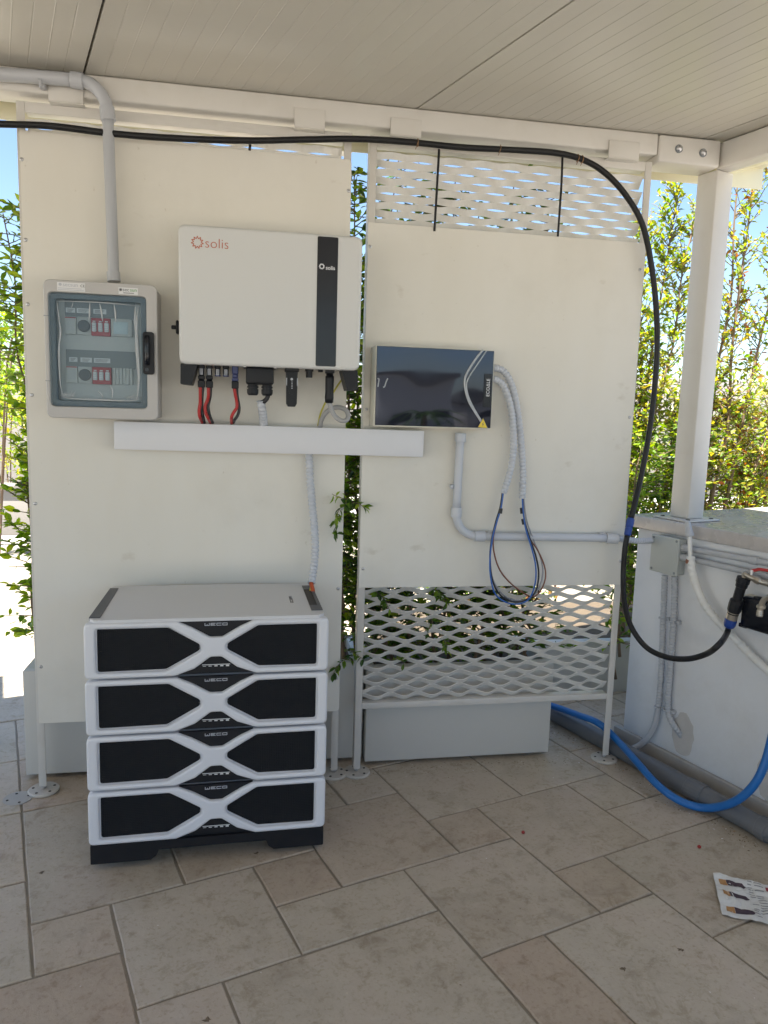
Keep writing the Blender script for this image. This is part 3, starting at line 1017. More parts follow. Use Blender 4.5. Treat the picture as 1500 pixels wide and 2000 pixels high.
# bare render patch where a conduit enters
pc = []
for k in range(22):
    a = 2 * math.pi * k / 22
    rr = 1 + 0.22 * noise.noise(Vector((math.cos(a) * 2, math.sin(a) * 2, 3))) + random.uniform(-0.05, 0.05)
    pc.append((-0.098 + 0.050 * rr * math.cos(a), 0.172 + 0.085 * rr * math.sin(a)))
c0 = CX.inverted() @ Vector((1.6463,2.4728,0.1553))
pc = [(p[0] + 0.098 + c0.y, p[1] - 0.172 + c0.z) for p in pc]
b = MB()
b.prism(pc, -0.0012, 0.004, 'X', 0, CX)
part(b, 'bare_patch', M['patch'], counter)
c1 = CX.inverted() @ Vector((1.7537,2.1424,0.1763))
pc = []
for k in range(20):
    a = 2 * math.pi * k / 20
    rr = 1 + random.uniform(-0.12, 0.12)
    pc.append((c1.y - 0.02 + 0.055 * rr * math.cos(a), c1.z - 0.03 + 0.09 * rr * math.sin(a)))
b = MB()
b.prism(pc, -0.0012, 0.004, 'X', 0, CX)
part(b, 'bare_patch', M['patch'], counter)

# ------------------------------------------------------------ inverter
inv = thing('inverter', 'white wall inverter with dark display strip and orange logo', 'inverter', (0.06, 2.5, 1.48))
ix0, ix1, iz0, iz1, iyf = -0.221, 0.345, 1.481, 1.898, 2.418
b = MB()
b.rbox((ix0 + 0.012, 2.445, iz0 + 0.004), (ix1 - 0.012, 2.570, iz1 - 0.006), 0.010, 3)
part(b, 'housing', M['inv'], inv)
pts = rpoly([(ix0, iz0), (ix1, iz0), (ix1, iz1), (ix0, iz1)], 0.024, 6)
me = setmat(plate([pts], iyf, 2.462, 0.010, 4), M['inv'], True)
try:
    me.set_sharp_from_angle(angle=R(35))
except Exception:
    pass
part(me, 'front_cover', None, inv)
b = MB()
b.rbox((ix0 + 0.05, 2.57, iz0 + 0.06), (ix1 - 0.05, 2.589, iz1 - 0.06), 0.002)
part(b, 'wall_bracket', M['steel'], inv)
dx0, dx1 = (0.202,2.417,1.6895)[0], (0.267,2.417,1.6931)[0]
dz0, dz1 = (0.2367,2.417,1.4903)[2], (0.2354,2.417,1.8896)[2]
me = setmat(plate([rpoly([(dx0, dz0), (dx1, dz0), (dx1, dz1), (dx0, dz1)], 0.005, 4)], iyf - 0.0015, iyf + 0.002, 0.0005, 1), M['black_gloss'])
disp = part(me, 'display_strip', None, inv)
def sun_logo(cx, cz, r, y, mat, parent, nspk=11, w=0.0010):
    mb = MB()
    pts = []
    for k in range(nspk * 2):
        a = math.pi / 2 + k * math.pi / nspk
        rr = r if k % 2 == 0 else r * 0.62
        pts.append(Vector((cx + rr * math.cos(a), y, cz + rr * math.sin(a))))
    n = len(pts)
    c = Vector((cx, y, cz))
    for k in range(n):
        a, b_ = pts[k], pts[(k + 1) % n]
        d = (b_ - a).normalized()
        q = Vector((-d.z, 0, d.x)) * w
        e = d * w * 0.6
        vs = [a - q - e, b_ - q + e, b_ + q + e, a + q - e]
        yy = Vector((0, 0.0002 * (k % 2), 0))
        mb.add([v - yy for v in vs] + [v + Vector((0, 0.0006, 0)) for v in vs], [(0, 1, 2, 3), (4, 7, 6, 5), (0, 4, 5, 1), (1, 5, 6, 2), (2, 6, 7, 3), (3, 7, 4, 0)])
    return part(mb, 'logo_sun', mat, parent)
lp = (-0.1642,2.418,1.8459)
sun_logo(lp[0], lp[2], 0.0182, iyf - 0.0006, M['logo_orange'], inv)
part(text_mesh('solis', 0.042, M['logo_orange'], XW((-0.1429,2.418,1.8473)[0], iyf - 0.0004, (-0.1429,2.418,1.8323)[2], R(0)), offset=-0.0007), 'logo_text', None, inv)
lp = (0.2163,2.418,1.7986)
sun_logo(lp[0], lp[2], 0.0085, iyf - 0.0024, M['logo_white'], disp, w=0.0009)
part(text_mesh('solis', 0.0170, M['logo_white'], XW((0.2276,2.418,1.7977)[0] + 0.001, iyf - 0.0022, (0.2294,2.418,1.79)[2]), offset=0.0002), 'logo_text', None, disp)
# rotary isolator on the left side
b = MB()
sx, sz = ix0 + 0.012, (-0.2341,2.5,1.5979)[2]
b.cyl((sx, 2.50, sz), (sx - 0.020, 2.50, sz), 0.017, seg=20)
b.rbox((sx - 0.027, 2.482, sz - 0.021), (sx - 0.018, 2.518, sz + 0.021), 0.004)
b.rbox((sx - 0.042, 2.493, sz - 0.006), (sx - 0.026, 2.507, sz + 0.006), 0.003)
part(b, 'isolator_knob', M['black_plastic'], inv)
# connectors along the bottom edge
yc = 2.475
def dn(px, py):
    return W_(px, py)
zb = iz0 + 0.004
def conn(x, ztop, wid, segs, mats, name):
    mb = MB()
    z = ztop
    for (w_, h_, mi) in segs:
        mb.rbox((x - w_ / 2, yc - w_ * 0.55, z - h_), (x + w_ / 2, yc + w_ * 0.55, z), 0.002, 1, mi, smooth=False)
        z -= h_
    return part(mb, name, mats, inv), z
CXS = [(-0.1565,2.47,1.4711)[0], (-0.1318,2.47,1.4721)[0], (-0.1055,2.47,1.4731)[0], (-0.0799,2.47,1.4741)[0], (-0.0509,2.47,1.4753)[0]]
conn_end = {}
for i, x in enumerate(CXS):
    if i in (0, 1):
        o, z = conn(x, zb, 0.02, [(0.020, 0.014, 0), (0.0175, 0.022, 0), (0.021, 0.012, 0), (0.018, 0.004, 0), (0.022, 0.022, 0)], [M['black_plastic'], M['logo_grey']], 'dc_connector')
    elif i in (2, 3):
        o, z = conn(x, zb, 0.02, [(0.020, 0.012, 0), (0.017, 0.020, 0), (0.019, 0.005, 1)], [M['black_plastic'], M['navy']], 'dc_connector')
    else:
        o, z = conn(x, zb, 0.02, [(0.020, 0.028, 0), (0.018, 0.012, 0), (0.021, 0.010, 0), (0.022, 0.024, 1)], [M['navy'], M['black_plastic']], 'battery_connector')
    conn_end[i] = (x, z)
    if i < 4:
        q = MB()
        for k in range(3):
            q.box((x - 0.0045 + k * 0.0035, yc - 0.0115, zb - 0.034), (x - 0.0025 + k * 0.0035, yc - 0.0105, zb - 0.014))
        part(q, 'print_mark', M['logo_grey'], o)
# AC box with two glands
ax0, ax1 = (-0.0168,2.46,1.4437)[0], (0.071,2.46,1.447)[0]
b = MB()
b.rbox((ax0 - 0.008, 2.43, iz0 - 0.002), (ax1 + 0.008, 2.54, iz0 + 0.006), 0.002)
b.rbox((ax0, 2.435, iz0 - 0.054), (ax1, 2.535, iz0 - 0.002), 0.006, 3)
part(b, 'ac_terminal_cover', M['black_plastic'], inv)
for (px, gx) in ((0, ax0 + 0.022), (1, ax1 - 0.020)):
    b = MB()
    b.lathe((gx, 2.478, iz0 - 0.053), (gx, 2.478, 0), [(0, 0.0155), (0.006, 0.0155), (0.0061, 0.018), (0.012, 0.0185), (0.0121, 0.0155), (0.016, 0.0155), (0.0161, 0.0185), (0.030, 0.018), (0.036, 0.014)], 10)
    part(b, 'cable_gland', M['black_plastic'], inv)
for gx in (ax0 - 0.004, ax1 + 0.004):
    inst('screw', scr_me, inv, Matrix.Translation((gx, 2.43, iz0 + 0.002)))
# data stick
d0, d1 = (0.1075,2.46,1.4156)[0], (0.1521,2.46,1.4171)[0]
dm = (d0 + d1) / 2
b = MB()
b.rbox((dm - 0.0225, 2.44, iz0 - 0.010), (dm + 0.0225, 2.50, iz0 + 0.006), 0.003)
b.prism(rpoly([(dm - 0.0165, iz0 - 0.112), (dm - 0.011, iz0 - 0.122), (dm + 0.011, iz0 - 0.122), (dm + 0.0165, iz0 - 0.112), (dm + 0.0185, iz0 - 0.010), (dm - 0.0185, iz0 - 0.010)], 0.003, 3), 2.450, 2.490, 'Y')
b.prism(rpoly([(dm - 0.010, iz0 - 0.082), (dm + 0.010, iz0 - 0.082), (dm + 0.010, iz0 - 0.016), (dm - 0.010, iz0 - 0.016)], 0.009, 4), 2.447, 2.452, 'Y')
st = part(b, 'data_stick', M['black_plastic'], inv)
b = MB()
for sx in (dm - 0.0185, dm + 0.0160):
    b.box((sx, 2.4485, iz0 - 0.055), (sx + 0.0026, 2.4515, iz0 - 0.030))
b.lathe((dm - 0.001, 2.4472, iz0 - 0.034), (dm - 0.001, 0, iz0 - 0.034), [(0, 0.0042), (0.0006, 0.0042)], 12)
for k in range(5):
    b.box((dm - 0.002, 2.4464, iz0 - 0.044 - k * 0.005), (dm + 0.002, 2.4472, iz0 - 0.042 - k * 0.005))
part(b, 'print_mark', M['logo_grey'], st)
# small round port, tiny port, comm connector
x = (0.1864,2.46,1.4594)[0]
b = MB()
b.cyl((x, 2.47, iz0 + 0.004), (x, 2.47, iz0 - 0.006), 0.014, seg=18)
b.cyl((x, 2.47, iz0 - 0.006), (x, 2.47, iz0 - 0.026), 0.0105, seg=18)
part(b, 'port_cap', M['black_plastic'], inv)
x = (0.2229,2.46,1.469)[0]
b = MB()
b.rbox((x - 0.0075, 2.462, iz0 - 0.007), (x + 0.0075, 2.478, iz0 + 0.003), 0.001)
part(b, 'port_cap', M['black_plastic'], inv)
gx = (0.2536,2.46,1.4454)[0]
b = MB()
b.rbox((gx - 0.014, 2.452, iz0 - 0.010), (gx + 0.014, 2.488, iz0 + 0.004), 0.002)
b.lathe((gx, 2.47, iz0 - 0.008), (gx, 2.47, 0), [(0, 0.0115), (0.010, 0.0115), (0.0105, 0.014), (0.022, 0.0145), (0.060, 0.0138), (0.080, 0.0148), (0.096, 0.0135), (0.099, 0.009)], 14, smooth=True)
part(b, 'network_plug', M['black_plastic'], inv)
NETZ = iz0 - 0.105
# hanger brackets at both lower corners
for sgn, cx in ((1, ix0), (-1, ix1)):
    b = MB()
    pp = [(cx + sgn * 0.003, iz0 + 0.002), (cx + sgn * 0.055, iz0 + 0.002), (cx + sgn * 0.036, iz0 - 0.064), (cx + sgn * 0.002, iz0 - 0.062)]
    b.prism(rpoly(pp, [0.004, 0.002, 0.003, 0.004], 3), 2.44, 2.53, 'Y')
    part(b, 'corner_handle', M['black_plastic'], inv)

# ------------------------------------------------------------ breaker cabinet
cab = thing('breaker_cabinet', 'grey breaker cabinet with clear tinted door and black latch', 'cabinet', (-0.45, 2.5, 1.303))
kx0, kx1, kz0, kz1 = -0.618, -0.288, 1.303, 1.717
b = MB()
b.rbox((kx0 + 0.006, 2.502, kz0 + 0.006), (kx1 - 0.004, 2.589, kz1 - 0.006), 0.006, 2)
part(b, 'back_box', M['cab_grey'], cab)
wx0, wx1, wz0, wz1 = (-0.6054,2.448,1.4984)[0], (-0.3207,2.448,1.5106)[0], (-0.4695,2.448,1.3389)[2], (-0.4625,2.448,1.6805)[2]
outer = rpoly([(kx0, kz0), (kx1, kz0), (kx1, kz1), (kx0, kz1)], 0.022, 6)
hole = rpoly([(wx0, wz0), (wx1, wz0), (wx1, wz1), (wx0, wz1)], 0.014, 5)
me = setmat(plate([outer, hole], 2.448, 2.474, 0.004, 3), M['cab_grey'], False)
door = part(me, 'door_frame', None, cab)
me = setmat(plate([rpoly([(kx0 + 0.006, kz0 + 0.006), (kx1 - 0.004, kz0 + 0.006), (kx1 - 0.004, kz1 - 0.006), (kx0 + 0.006, kz1 - 0.006)], 0.012, 4), hole], 2.4745, 2.5015, 0.001, 1), M['cab_grey'], False)
part(me, 'box_rim', None, cab)
for zz in (kz0 + (kz1 - kz0) * 0.27, kz0 + (kz1 - kz0) * 0.74):
    b = MB()
    b.rbox((kx0 - 0.001, 2.4474, zz - 0.001), (wx0 + 0.002, 2.450, zz + 0.001), 0.0004)
    part(b, 'hinge_seam', M['cab_dark'], door)
# moulded clear door
b = MB()
inn = 0.017
def ring(y, d, r):
    return [(p[0], y, p[1]) for p in rpoly([(wx0 + d, wz0 + d), (wx1 - d, wz0 + d), (wx1 - d, wz1 - d), (wx0 + d, wz1 - d)], r, 5)]
rings = [ring(2.4495, 0.001, 0.014), ring(2.4475, 0.006, 0.012), ring(2.4475, inn, 0.010), ring(2.462, inn + 0.004, 0.008)]
n = len(rings[0])
for a in range(len(rings) - 1):
    b.add(rings[a] + rings[a + 1], [(k, (k + 1) % n, n + (k + 1) % n, n + k) for k in range(n)], 0, False)
b.add(rings[-1], [tuple(range(n))], 0, False)
part(b, 'clear_door', M['cover'], cab)
# wrinkled protective film on the door
fm = MB()
rf = random.Random(4)
fx0, fx1, fz0, fz1 = wx0 + inn + 0.004, wx1 - inn - 0.004, wz0 + inn + 0.004, wz1 - inn - 0.004
def crease(p, w0, bend):
    pts = [(q[0], 2.4595 - 0.001 * rf.random(), q[1]) for q in p]
    fm.tube(pts, w0, 6, 0.008, rfun=lambda t: 0.25 + math.sin(math.pi * min(1, max(0, t))) * 0.9, flat=0.35)
FH = fz1 - fz0
FWd = fx1 - fx0
for (a, c, w0) in ((0.40, 0.385, 0.0026), (0.515, 0.55, 0.0026), (0.69, 0.71, 0.0026), (0.20, 0.18, 0.0014)):
    z2 = fz1 - FH * (0.20 if a > 0.3 else 0.08)
    crease([(fx0 + FWd * a, fz1 - 0.004), (fx0 + FWd * (a + c) / 2 + 0.001, (fz1 + z2) / 2), (fx0 + FWd * c, z2)], w0, 0)
crease([(fx1 - 0.004, fz1 - 0.01), (fx1 - 0.010, fz1 - FH * 0.25), (fx1 - 0.007, fz1 - FH * 0.55), (fx1 - 0.004, fz0 + FH * 0.25), (fx1 - 0.010, fz0 + 0.01)], 0.0055, 0)
crease([(fx1 - 0.012, fz1 - 0.004), (fx1 - 0.014, fz1 - FH * 0.15), (fx1 - 0.013, fz1 - FH * 0.3)], 0.003, 0)
crease([(fx0 + 0.002, fz1 - 0.006), (fx0 + 0.007, fz1 - FH * 0.2), (fx0 + 0.010, fz1 - FH * 0.33), (fx0 + 0.004, fz1 - FH * 0.5), (fx0 + 0.005, fz0 + FH * 0.2), (fx0 + 0.012, fz0 + 0.008)], 0.003, 0)
crease([(fx0 + 0.006, fz1 - 0.004), (fx0 + 0.012, fz1 - 0.004), (fx0 + FWd * 0.5, fz1 - 0.002), (fx1 - 0.008, fz1 - 0.006)], 0.0018, 0)
crease([(fx0 + 0.006, fz0 + 0.012), (fx0 + 0.03, fz0 + 0.004), (fx0 + FWd * 0.5, fz0 + 0.002), (fx1 - 0.02, fz0 + 0.003), (fx1 - 0.004, fz0 + 0.02)], 0.0026, 0)
crease([(fx0 + FWd * 0.47, fz0 + FH * 0.10), (fx0 + FWd * 0.52, fz0 + FH * 0.06), (fx0 + FWd * 0.54, fz0 + 0.006)], 0.0018, 0)
crease([(fx0 + FWd * 0.62, fz0 + FH * 0.16), (fx0 + FWd * 0.655, fz0 + FH * 0.10), (fx0 + FWd * 0.645, fz0 + 0.006)], 0.0024, 0)
for k in range(7):
    x = fx0 + 0.008 + k * 0.005
    crease([(x, fz0 + 0.004), (x + 0.004, fz0 + 0.010 + 0.006 * rf.random()), (x + 0.012, fz0 + 0.018 + 0.01 * rf.random())], 0.0012, 0)
    x = fx1 - 0.008 - k * 0.006
    crease([(x, fz0 + 0.004), (x + 0.003, fz0 + 0.010 + 0.006 * rf.random()), (x + 0.010, fz0 + 0.016 + 0.01 * rf.random())], 0.0012, 0)
part(fm, 'protective_film', M['film'], cab)
# interior: fascia plates, breakers
b = MB()
b.box((fx0 - 0.002, 2.497, fz0 - 0.002), (fx1 + 0.002, 2.500, fz1 + 0.002))
part(b, 'inner_fascia', M['cab_in'], cab)
gk = rpoly([(wx0 + 0.0005, wz0 + 0.0005), (wx1 - 0.0005, wz0 + 0.0005), (wx1 - 0.0005, wz1 - 0.0005), (wx0 + 0.0005, wz1 - 0.0005)], 0.014, 5)
gi = rpoly([(fx0 - 0.003, fz0 - 0.003), (fx1 + 0.003, fz0 - 0.003), (fx1 + 0.003, fz1 + 0.003), (fx0 - 0.003, fz1 + 0.003)], 0.008, 5)
part(setmat(plate([gk, gi], 2.466, 2.472, 0.0008, 1), M['margin_shade']), 'margin_shade', None, cab)  # dark ring painted in for the dim interior seen through the door margin
def cz(py): return (-0.4712,2.49,1.6475)[2] + (600 - py) * ((-0.4712,2.49,1.6475)[2] - (-0.4777,2.49,1.3322)[2]) / 200.0
def cx_(px): return (-0.5653,2.49,1.4875)[0] + (px - 130) * ((-0.3668,2.49,1.4957)[0] - (-0.5653,2.49,1.4875)[0]) / 130.0
for (pt, pb) in ((588, 620), (684, 718)):
    b = MB()
    b.box((cx_(128), 2.4945, cz(pb)), (cx_(264), 2.4965, cz(pt)))
    part(b, 'window_strip', M['cab_dark'], cab)
rows = ((622, 655, True), (717, 749, False))
for (pt, pb, lcd) in rows:
    zt, zb_ = cz(pt), cz(pb)
    b = MB()
    b.rbox((cx_(129), 2.482, zb_), (cx_(151), 2.497, zt), 0.001)
    b.box((cx_(130), 2.4812, zt - 0.004), (cx_(150), 2.482, zt - 0.001), 1)
    for k in range(5):
        b.box((cx_(132), 2.4814, zt - 0.010 - k * 0.007), (cx_(148), 2.482, zt - 0.0085 - k * 0.007), 2)
    part(b, 'surge_arrester', [M['module'], M['breaker_red'], M['logo_grey']], cab)
    b = MB()
    b.rbox((cx_(152), 2.484, zb_), (cx_(179), 2.497, zt), 0.001)
    mx_, mz_ = cx_(165.5), (zt + zb_) / 2
    b.lathe((mx_, 2.484, mz_), (mx_, 0, mz_), [(0, 0.0185), (0.008, 0.0175), (0.009, 0.016)], 24, 1)
    part(b, 'rotary_switch', [M['module'], M['knob_dark']], cab)
    b = MB()
    b.rbox((cx_(180), 2.480, zb_ - 0.002), (cx_(216.5), 2.497, zt), 0.001)
    for k in range(3):
        fx = cx_(186 + k * 12)
        b.rbox((fx - 0.0062, 2.473, zb_ + 0.010), (fx + 0.0062, 2.480, zt - 0.014), 0.002, 1, 1)
        b.box((fx - 0.004, 2.4755, zt - 0.012), (fx + 0.004, 2.480, zt - 0.009), 1)
        for q in range(3):
            b.box((fx - 0.005, 2.4725, zb_ + 0.014 + q * 0.0065), (fx + 0.005, 2.473, zb_ + 0.0155 + q * 0.0065), 2)
    part(b, 'fuse_holder', [M['breaker_red'], M['label_white'], M['logo_grey']], cab)
    b = MB()
    if lcd:
        b.rbox((cx_(218), 2.482, zb_), (cx_(259), 2.497, zt), 0.001)
        b.rbox((cx_(223), 2.4805, zb_ + 0.006), (cx_(251), 2.482, zt - 0.008), 0.0005, 1, 1)
        part(b, 'energy_meter', [M['module'], M['lcd']], cab)
    else:
        for k in range(6):
            b.rbox((cx_(219 + k * 6.7), 2.486, zb_), (cx_(225 + k * 6.7), 2.497, zt), 0.0006)
        part(b, 'blanking_plate', M['module'], cab)
for (py, xs) in ((604, ((130, 148), (151, 176), (183, 208))), (699, ((134, 150), (156, 178), (182, 214)))):
    b = MB()
    for (xa, xb) in xs:
        b.box((cx_(xa), 2.4935, cz(py + 9)), (cx_(xb), 2.4944, cz(py)))
        for q in range(3):
            b.box((cx_(xa + 3), 2.4930, cz(py + 3 + q * 2.2)), (cx_(xb - 3 - 2 * q), 2.4934, cz(py + 2.2 + q * 2.2)), 1)
    part(b, 'circuit_label', [M['label_white'], M['print_grey']], cab)
# latch
hx0, hx1, hz0, hz1 = (-0.3304,2.44,1.5096)[0], (-0.2968,2.44,1.511)[0], (-0.3144,2.44,1.4446)[2], (-0.3128,2.44,1.574)[2]
me = setmat(plate([rpoly([(hx0, hz0), (hx1, hz0), (hx1, hz1), (hx0, hz1)], 0.010, 5)], 2.430, 2.448, 0.003, 2), M['black_plastic'])
lat = part(me, 'latch', None, cab)
b = MB()
b.tube([((hx0 + hx1) / 2 - 0.003, 2.430, hz0 + 0.03), ((hx0 + hx1) / 2 - 0.003, 2.422, hz0 + 0.05), ((hx0 + hx1) / 2 - 0.003, 2.422, hz1 - 0.03), ((hx0 + hx1) / 2 - 0.003, 2.430, hz1 - 0.014)], 0.007, 10)
b.cyl(((hx0 + hx1) / 2 - 0.004, 2.430, hz0 + 0.014), ((hx0 + hx1) / 2 - 0.004, 2.428, hz0 + 0.014), 0.006, seg=14)
part(b, 'grip', M['black_gloss'], lat)
# maker's stickers
def sticker(px0, py0, px1, py1, parent):
    x0, x1 = (-0.5938,2.447,1.6955)[0], (-0.2969,2.447,1.7126)[0]
    k = (x1 - x0) / 200.0
    return (x0 + (px0 - 100) * k, x0 + (px1 - 100) * k)
s0, s1 = (-0.5778,2.447,1.6964), (-0.4975,2.447,1.689)
zc_ = ((-0.5384,2.447,1.6972))[2]
b = MB()
b.box((s0[0], 2.4472, zc_ - 0.0125), (s1[0], 2.4479, zc_ + 0.0125))
st = part(b, 'sticker', M['label_white'], door)
part(text_mesh('secsun', 0.0165, M['logo_grey'], XW(s0[0] + 0.016, 2.4470, zc_ + 0.001)), 'sticker_text', None, st)
part(text_mesh('CE', 0.011, M['print_grey'], XW(s1[0] - 0.014, 2.4470, zc_ + 0.001)), 'sticker_text', None, st)
b = MB()
for q in range(2):
    b.box((s0[0] + 0.002, 2.4466, zc_ - 0.0055 - q * 0.0045), (s1[0] - 0.010 + q * 0.006, 2.4471, zc_ - 0.004 - q * 0.0045))
b.lathe((s0[0] + 0.009, 2.4471, zc_ + 0.006), (s0[0] + 0.009, 0, zc_ + 0.006), [(0, 0.0045), (0.0006, 0.0045)], 12)
part(b, 'print_mark', M['logo_grey'], st)
s0, s1 = (-0.401,2.447,1.6945), (-0.344,2.447,1.6916)
zc_ = (-0.3726,2.447,1.6945)[2]
b = MB()
b.box((s0[0], 2.4472, zc_ - 0.010), (s1[0], 2.4479, zc_ + 0.010))
st = part(b, 'sticker', M['label_white'], door)
part(text_mesh('sec', 0.0150, M['print_grey'], XW(s0[0] + 0.012, 2.4470, zc_ - 0.001)), 'sticker_text', None, st)
part(text_mesh('sun', 0.0150, M['label_green'], XW(s0[0] + 0.0335, 2.4470, zc_ - 0.001)), 'sticker_text', None, st)
b = MB()
b.box((s0[0] + 0.014, 2.4466, zc_ - 0.007), (s1[0] - 0.012, 2.4471, zc_ - 0.005))
for k in range(10):
    a = k * math.pi / 5
    b.cyl((s0[0] + 0.0065, 2.4466, zc_ + 0.003), (s0[0] + 0.0065 + 0.0046 * math.cos(a), 2.4466, zc_ + 0.003 + 0.0046 * math.sin(a)), 0.0007, seg=5)
part(b, 'print_mark', M['print_grey'], st)

# ------------------------------------------------------------ white trunking
t0, t1 = (-0.4359,2.53,1.2957), (0.5923,2.53,1.29)
b0 = (-0.4375,2.53,1.205)
ang = math.atan2(t1[2] - t0[2], t1[0] - t0[0])
Lr = math.dist((t0[0], t0[2]), (t1[0], t1[2]))
X = Matrix.Translation((t0[0], 0, t0[2])) @ Matrix.Rotation(-ang, 4, 'Y')
hgt = t0[2] - b0[2]
trk = thing('cable_trunking', 'long white cable trunking running under inverter and cabinet', 'trunking', (0.08, 2.56, 1.2))
b = MB()
b.rbox((0, 2.530, -hgt), (Lr, 2.5335, 0), 0.0014, X=X)
b.rbox((0, 2.5335, -hgt), (Lr, 2.546, -hgt + 0.0025), 0.001, X=X)
b.rbox((0, 2.5335, -0.0025), (Lr, 2.546, 0), 0.001, X=X)
part(b, 'lid', M['trunk_white'], trk)
b = MB()
b.box((0.001, 2.540, -hgt + 0.0028), (Lr - 0.001, 2.5875, -hgt + 0.0055), 0, X)
b.box((0.001, 2.540, -0.0055), (Lr - 0.001, 2.5875, -0.0028), 0, X)
b.box((0.001, 2.5855, -hgt + 0.0055), (Lr - 0.001, 2.588, -0.0055), 0, X)
part(b, 'channel', M['trunk_white'], trk)

# ------------------------------------------------------------ dark glass electrical box
eco = thing('glass_door_box', 'pale electrical box with dark reflective glass door and warning triangle', 'electrical box', (0.61, 2.54, 1.302))
ex0, ex1, ez0, ez1 = 0.4075, 0.8215, 1.3015, 1.572
X = Matrix.Identity(4)
b = MB()
b.rbox((ex0 - 0.0, 2.500, ez0), (ex1, 2.589, ez1), 0.003)
part(b, 'case', M['ivory'], eco)
b = MB()
b.rbox((ex0 + 0.0005, 2.4905, ez0 + 0.0005), (ex1 - 0.0005, 2.4995, ez1 - 0.0005), 0.002)
part(b, 'door_rim', M['ivory'], eco)
b = MB()
n1, n2 = 40, 26
def gy(x, z):
    u = (x - ex0) / (ex1 - ex0)
    return 2.4885 - 0.0007 * noise.noise(Vector((u * 2.5, (z - ez0) * 9, 1.7)))
gx0, gx1, gz0, gz1 = ex0 + 0.005, ex1 - 0.004, ez0 + 0.006, ez1 - 0.004
vs = [(gx0 + (gx1 - gx0) * i / n1, gy(gx0 + (gx1 - gx0) * i / n1, gz0 + (gz1 - gz0) * j / n2), gz0 + (gz1 - gz0) * j / n2) for j in range(n2 + 1) for i in range(n1 + 1)]
b.add(vs, [(j * (n1 + 1) + i, j * (n1 + 1) + i + 1, (j + 1) * (n1 + 1) + i + 1, (j + 1) * (n1 + 1) + i) for j in range(n2) for i in range(n1)], 0, True)
gd = part(b, 'glass_door', M['dark_glass'], eco, norm=False)
b = MB()
b.box((gx0 - 0.001, 2.4893, gz0 - 0.001), (gx1 + 0.001, 2.4906, gz1 + 0.001))
part(b, 'door_backing', M['black_plastic'], eco)
# lifted edge of the clear film, a wavy vertical crease
b = MB()
path = [(0.7776,2.486,1.5704), (0.7587,2.486,1.5473), (0.735,2.486,1.5103), (0.7201,2.486,1.4805), (0.7177,2.486,1.4545), (0.7245,2.486,1.4236), (0.7389,2.486,1.3894), (0.7604,2.486,1.3586), (0.7781,2.486,1.3346), (0.796,2.486,1.3069)]
b.tube(path, 0.0036, 8, 0.006, flat=0.3)
path = [(0.7904,2.486,1.5693), (0.7735,2.486,1.5428), (0.748,2.486,1.5039), (0.7279,2.486,1.4687), (0.7254,2.486,1.4444), (0.7342,2.486,1.4118), (0.7522,2.486,1.3776), (0.7719,2.486,1.3484), (0.7917,2.486,1.3209), (0.8071,2.486,1.3072)]
b.tube(path, 0.0022, 8, 0.006, flat=0.3)
part(b, 'film_crease', M['film'], gd)
b = MB()
for path in ([(0.4159,2.4875,1.4624), (0.4212,2.4875,1.4592), (0.4198,2.4875,1.4474), (0.4184,2.4875,1.4338)], [(0.4507,2.4875,1.4637), (0.4458,2.4875,1.4534), (0.441,2.4875,1.4362), (0.4359,2.4875,1.4327)]):
    b.tube(path, 0.0022, 6, 0.004, flat=0.4)
part(b, 'film_glint', M['film'], gd)
# control strip and lettering
c0, c1 = (0.7872,2.487,1.4917), (0.815,2.487,1.3777)
b = MB()
b.box((c0[0], 2.4862, c1[2]), (c1[0], 2.4876, c0[2]))
cs = part(b, 'control_strip', M['black_gloss'], gd)
part(text_mesh('ECOVAULE'[:0] + 'ECO\u0394LE', 0.0165, M['logo_white'], XW((0.8054,2.486,1.4142)[0] + 0.002, 2.4856, (0.8054,2.486,1.4142)[2], R(-90))), 'logo_text', None, cs)
# warning triangle
tp = [(0.7705,2.487,1.308), (0.8075,2.487,1.3054), (0.7891,2.487,1.3419)]
b = MB()
b.prism([(p[0], p[2]) for p in tp], 2.4845, 2.4866, 'Y', 1)
cxx = sum(p[0] for p in tp) / 3
czz = sum(p[2] for p in tp) / 3
b.prism([(cxx + (p[0] - cxx) * 0.88, czz + (p[2] - czz) * 0.88) for p in tp], 2.4840, 2.4848, 'Y', 0)
b.prism([(cxx + 0.002, czz + 0.009), (cxx - 0.0035, czz + 0.0005), (cxx, czz + 0.0005), (cxx - 0.002, czz - 0.007), (cxx + 0.0035, czz + 0.002), (cxx + 0.0003, czz + 0.002)], 2.4835, 2.4842, 'Y', 1)
part(b, 'warning_sticker', [M['warn_yellow'], M['print_grey']], gd)

# ------------------------------------------------------------ battery stack
BW, BD, BH = 0.687, 0.405, 0.161
RZ = math.atan2(0.017, 0.687)
B0 = Vector((-0.4555, 2.111, 0))
BX = Matrix.Translation(B0) @ Matrix.Rotation(RZ, 4, 'Z')
def lthing(name, label, cat, z, group):
    o = bpy.data.objects.new(name, None)
    COL.objects.link(o)
    o.location = B0 + Vector((0, 0, z))
    o.rotation_euler = (0, 0, RZ)
    o['local'] = 1
    return tag(o, label, cat, group)
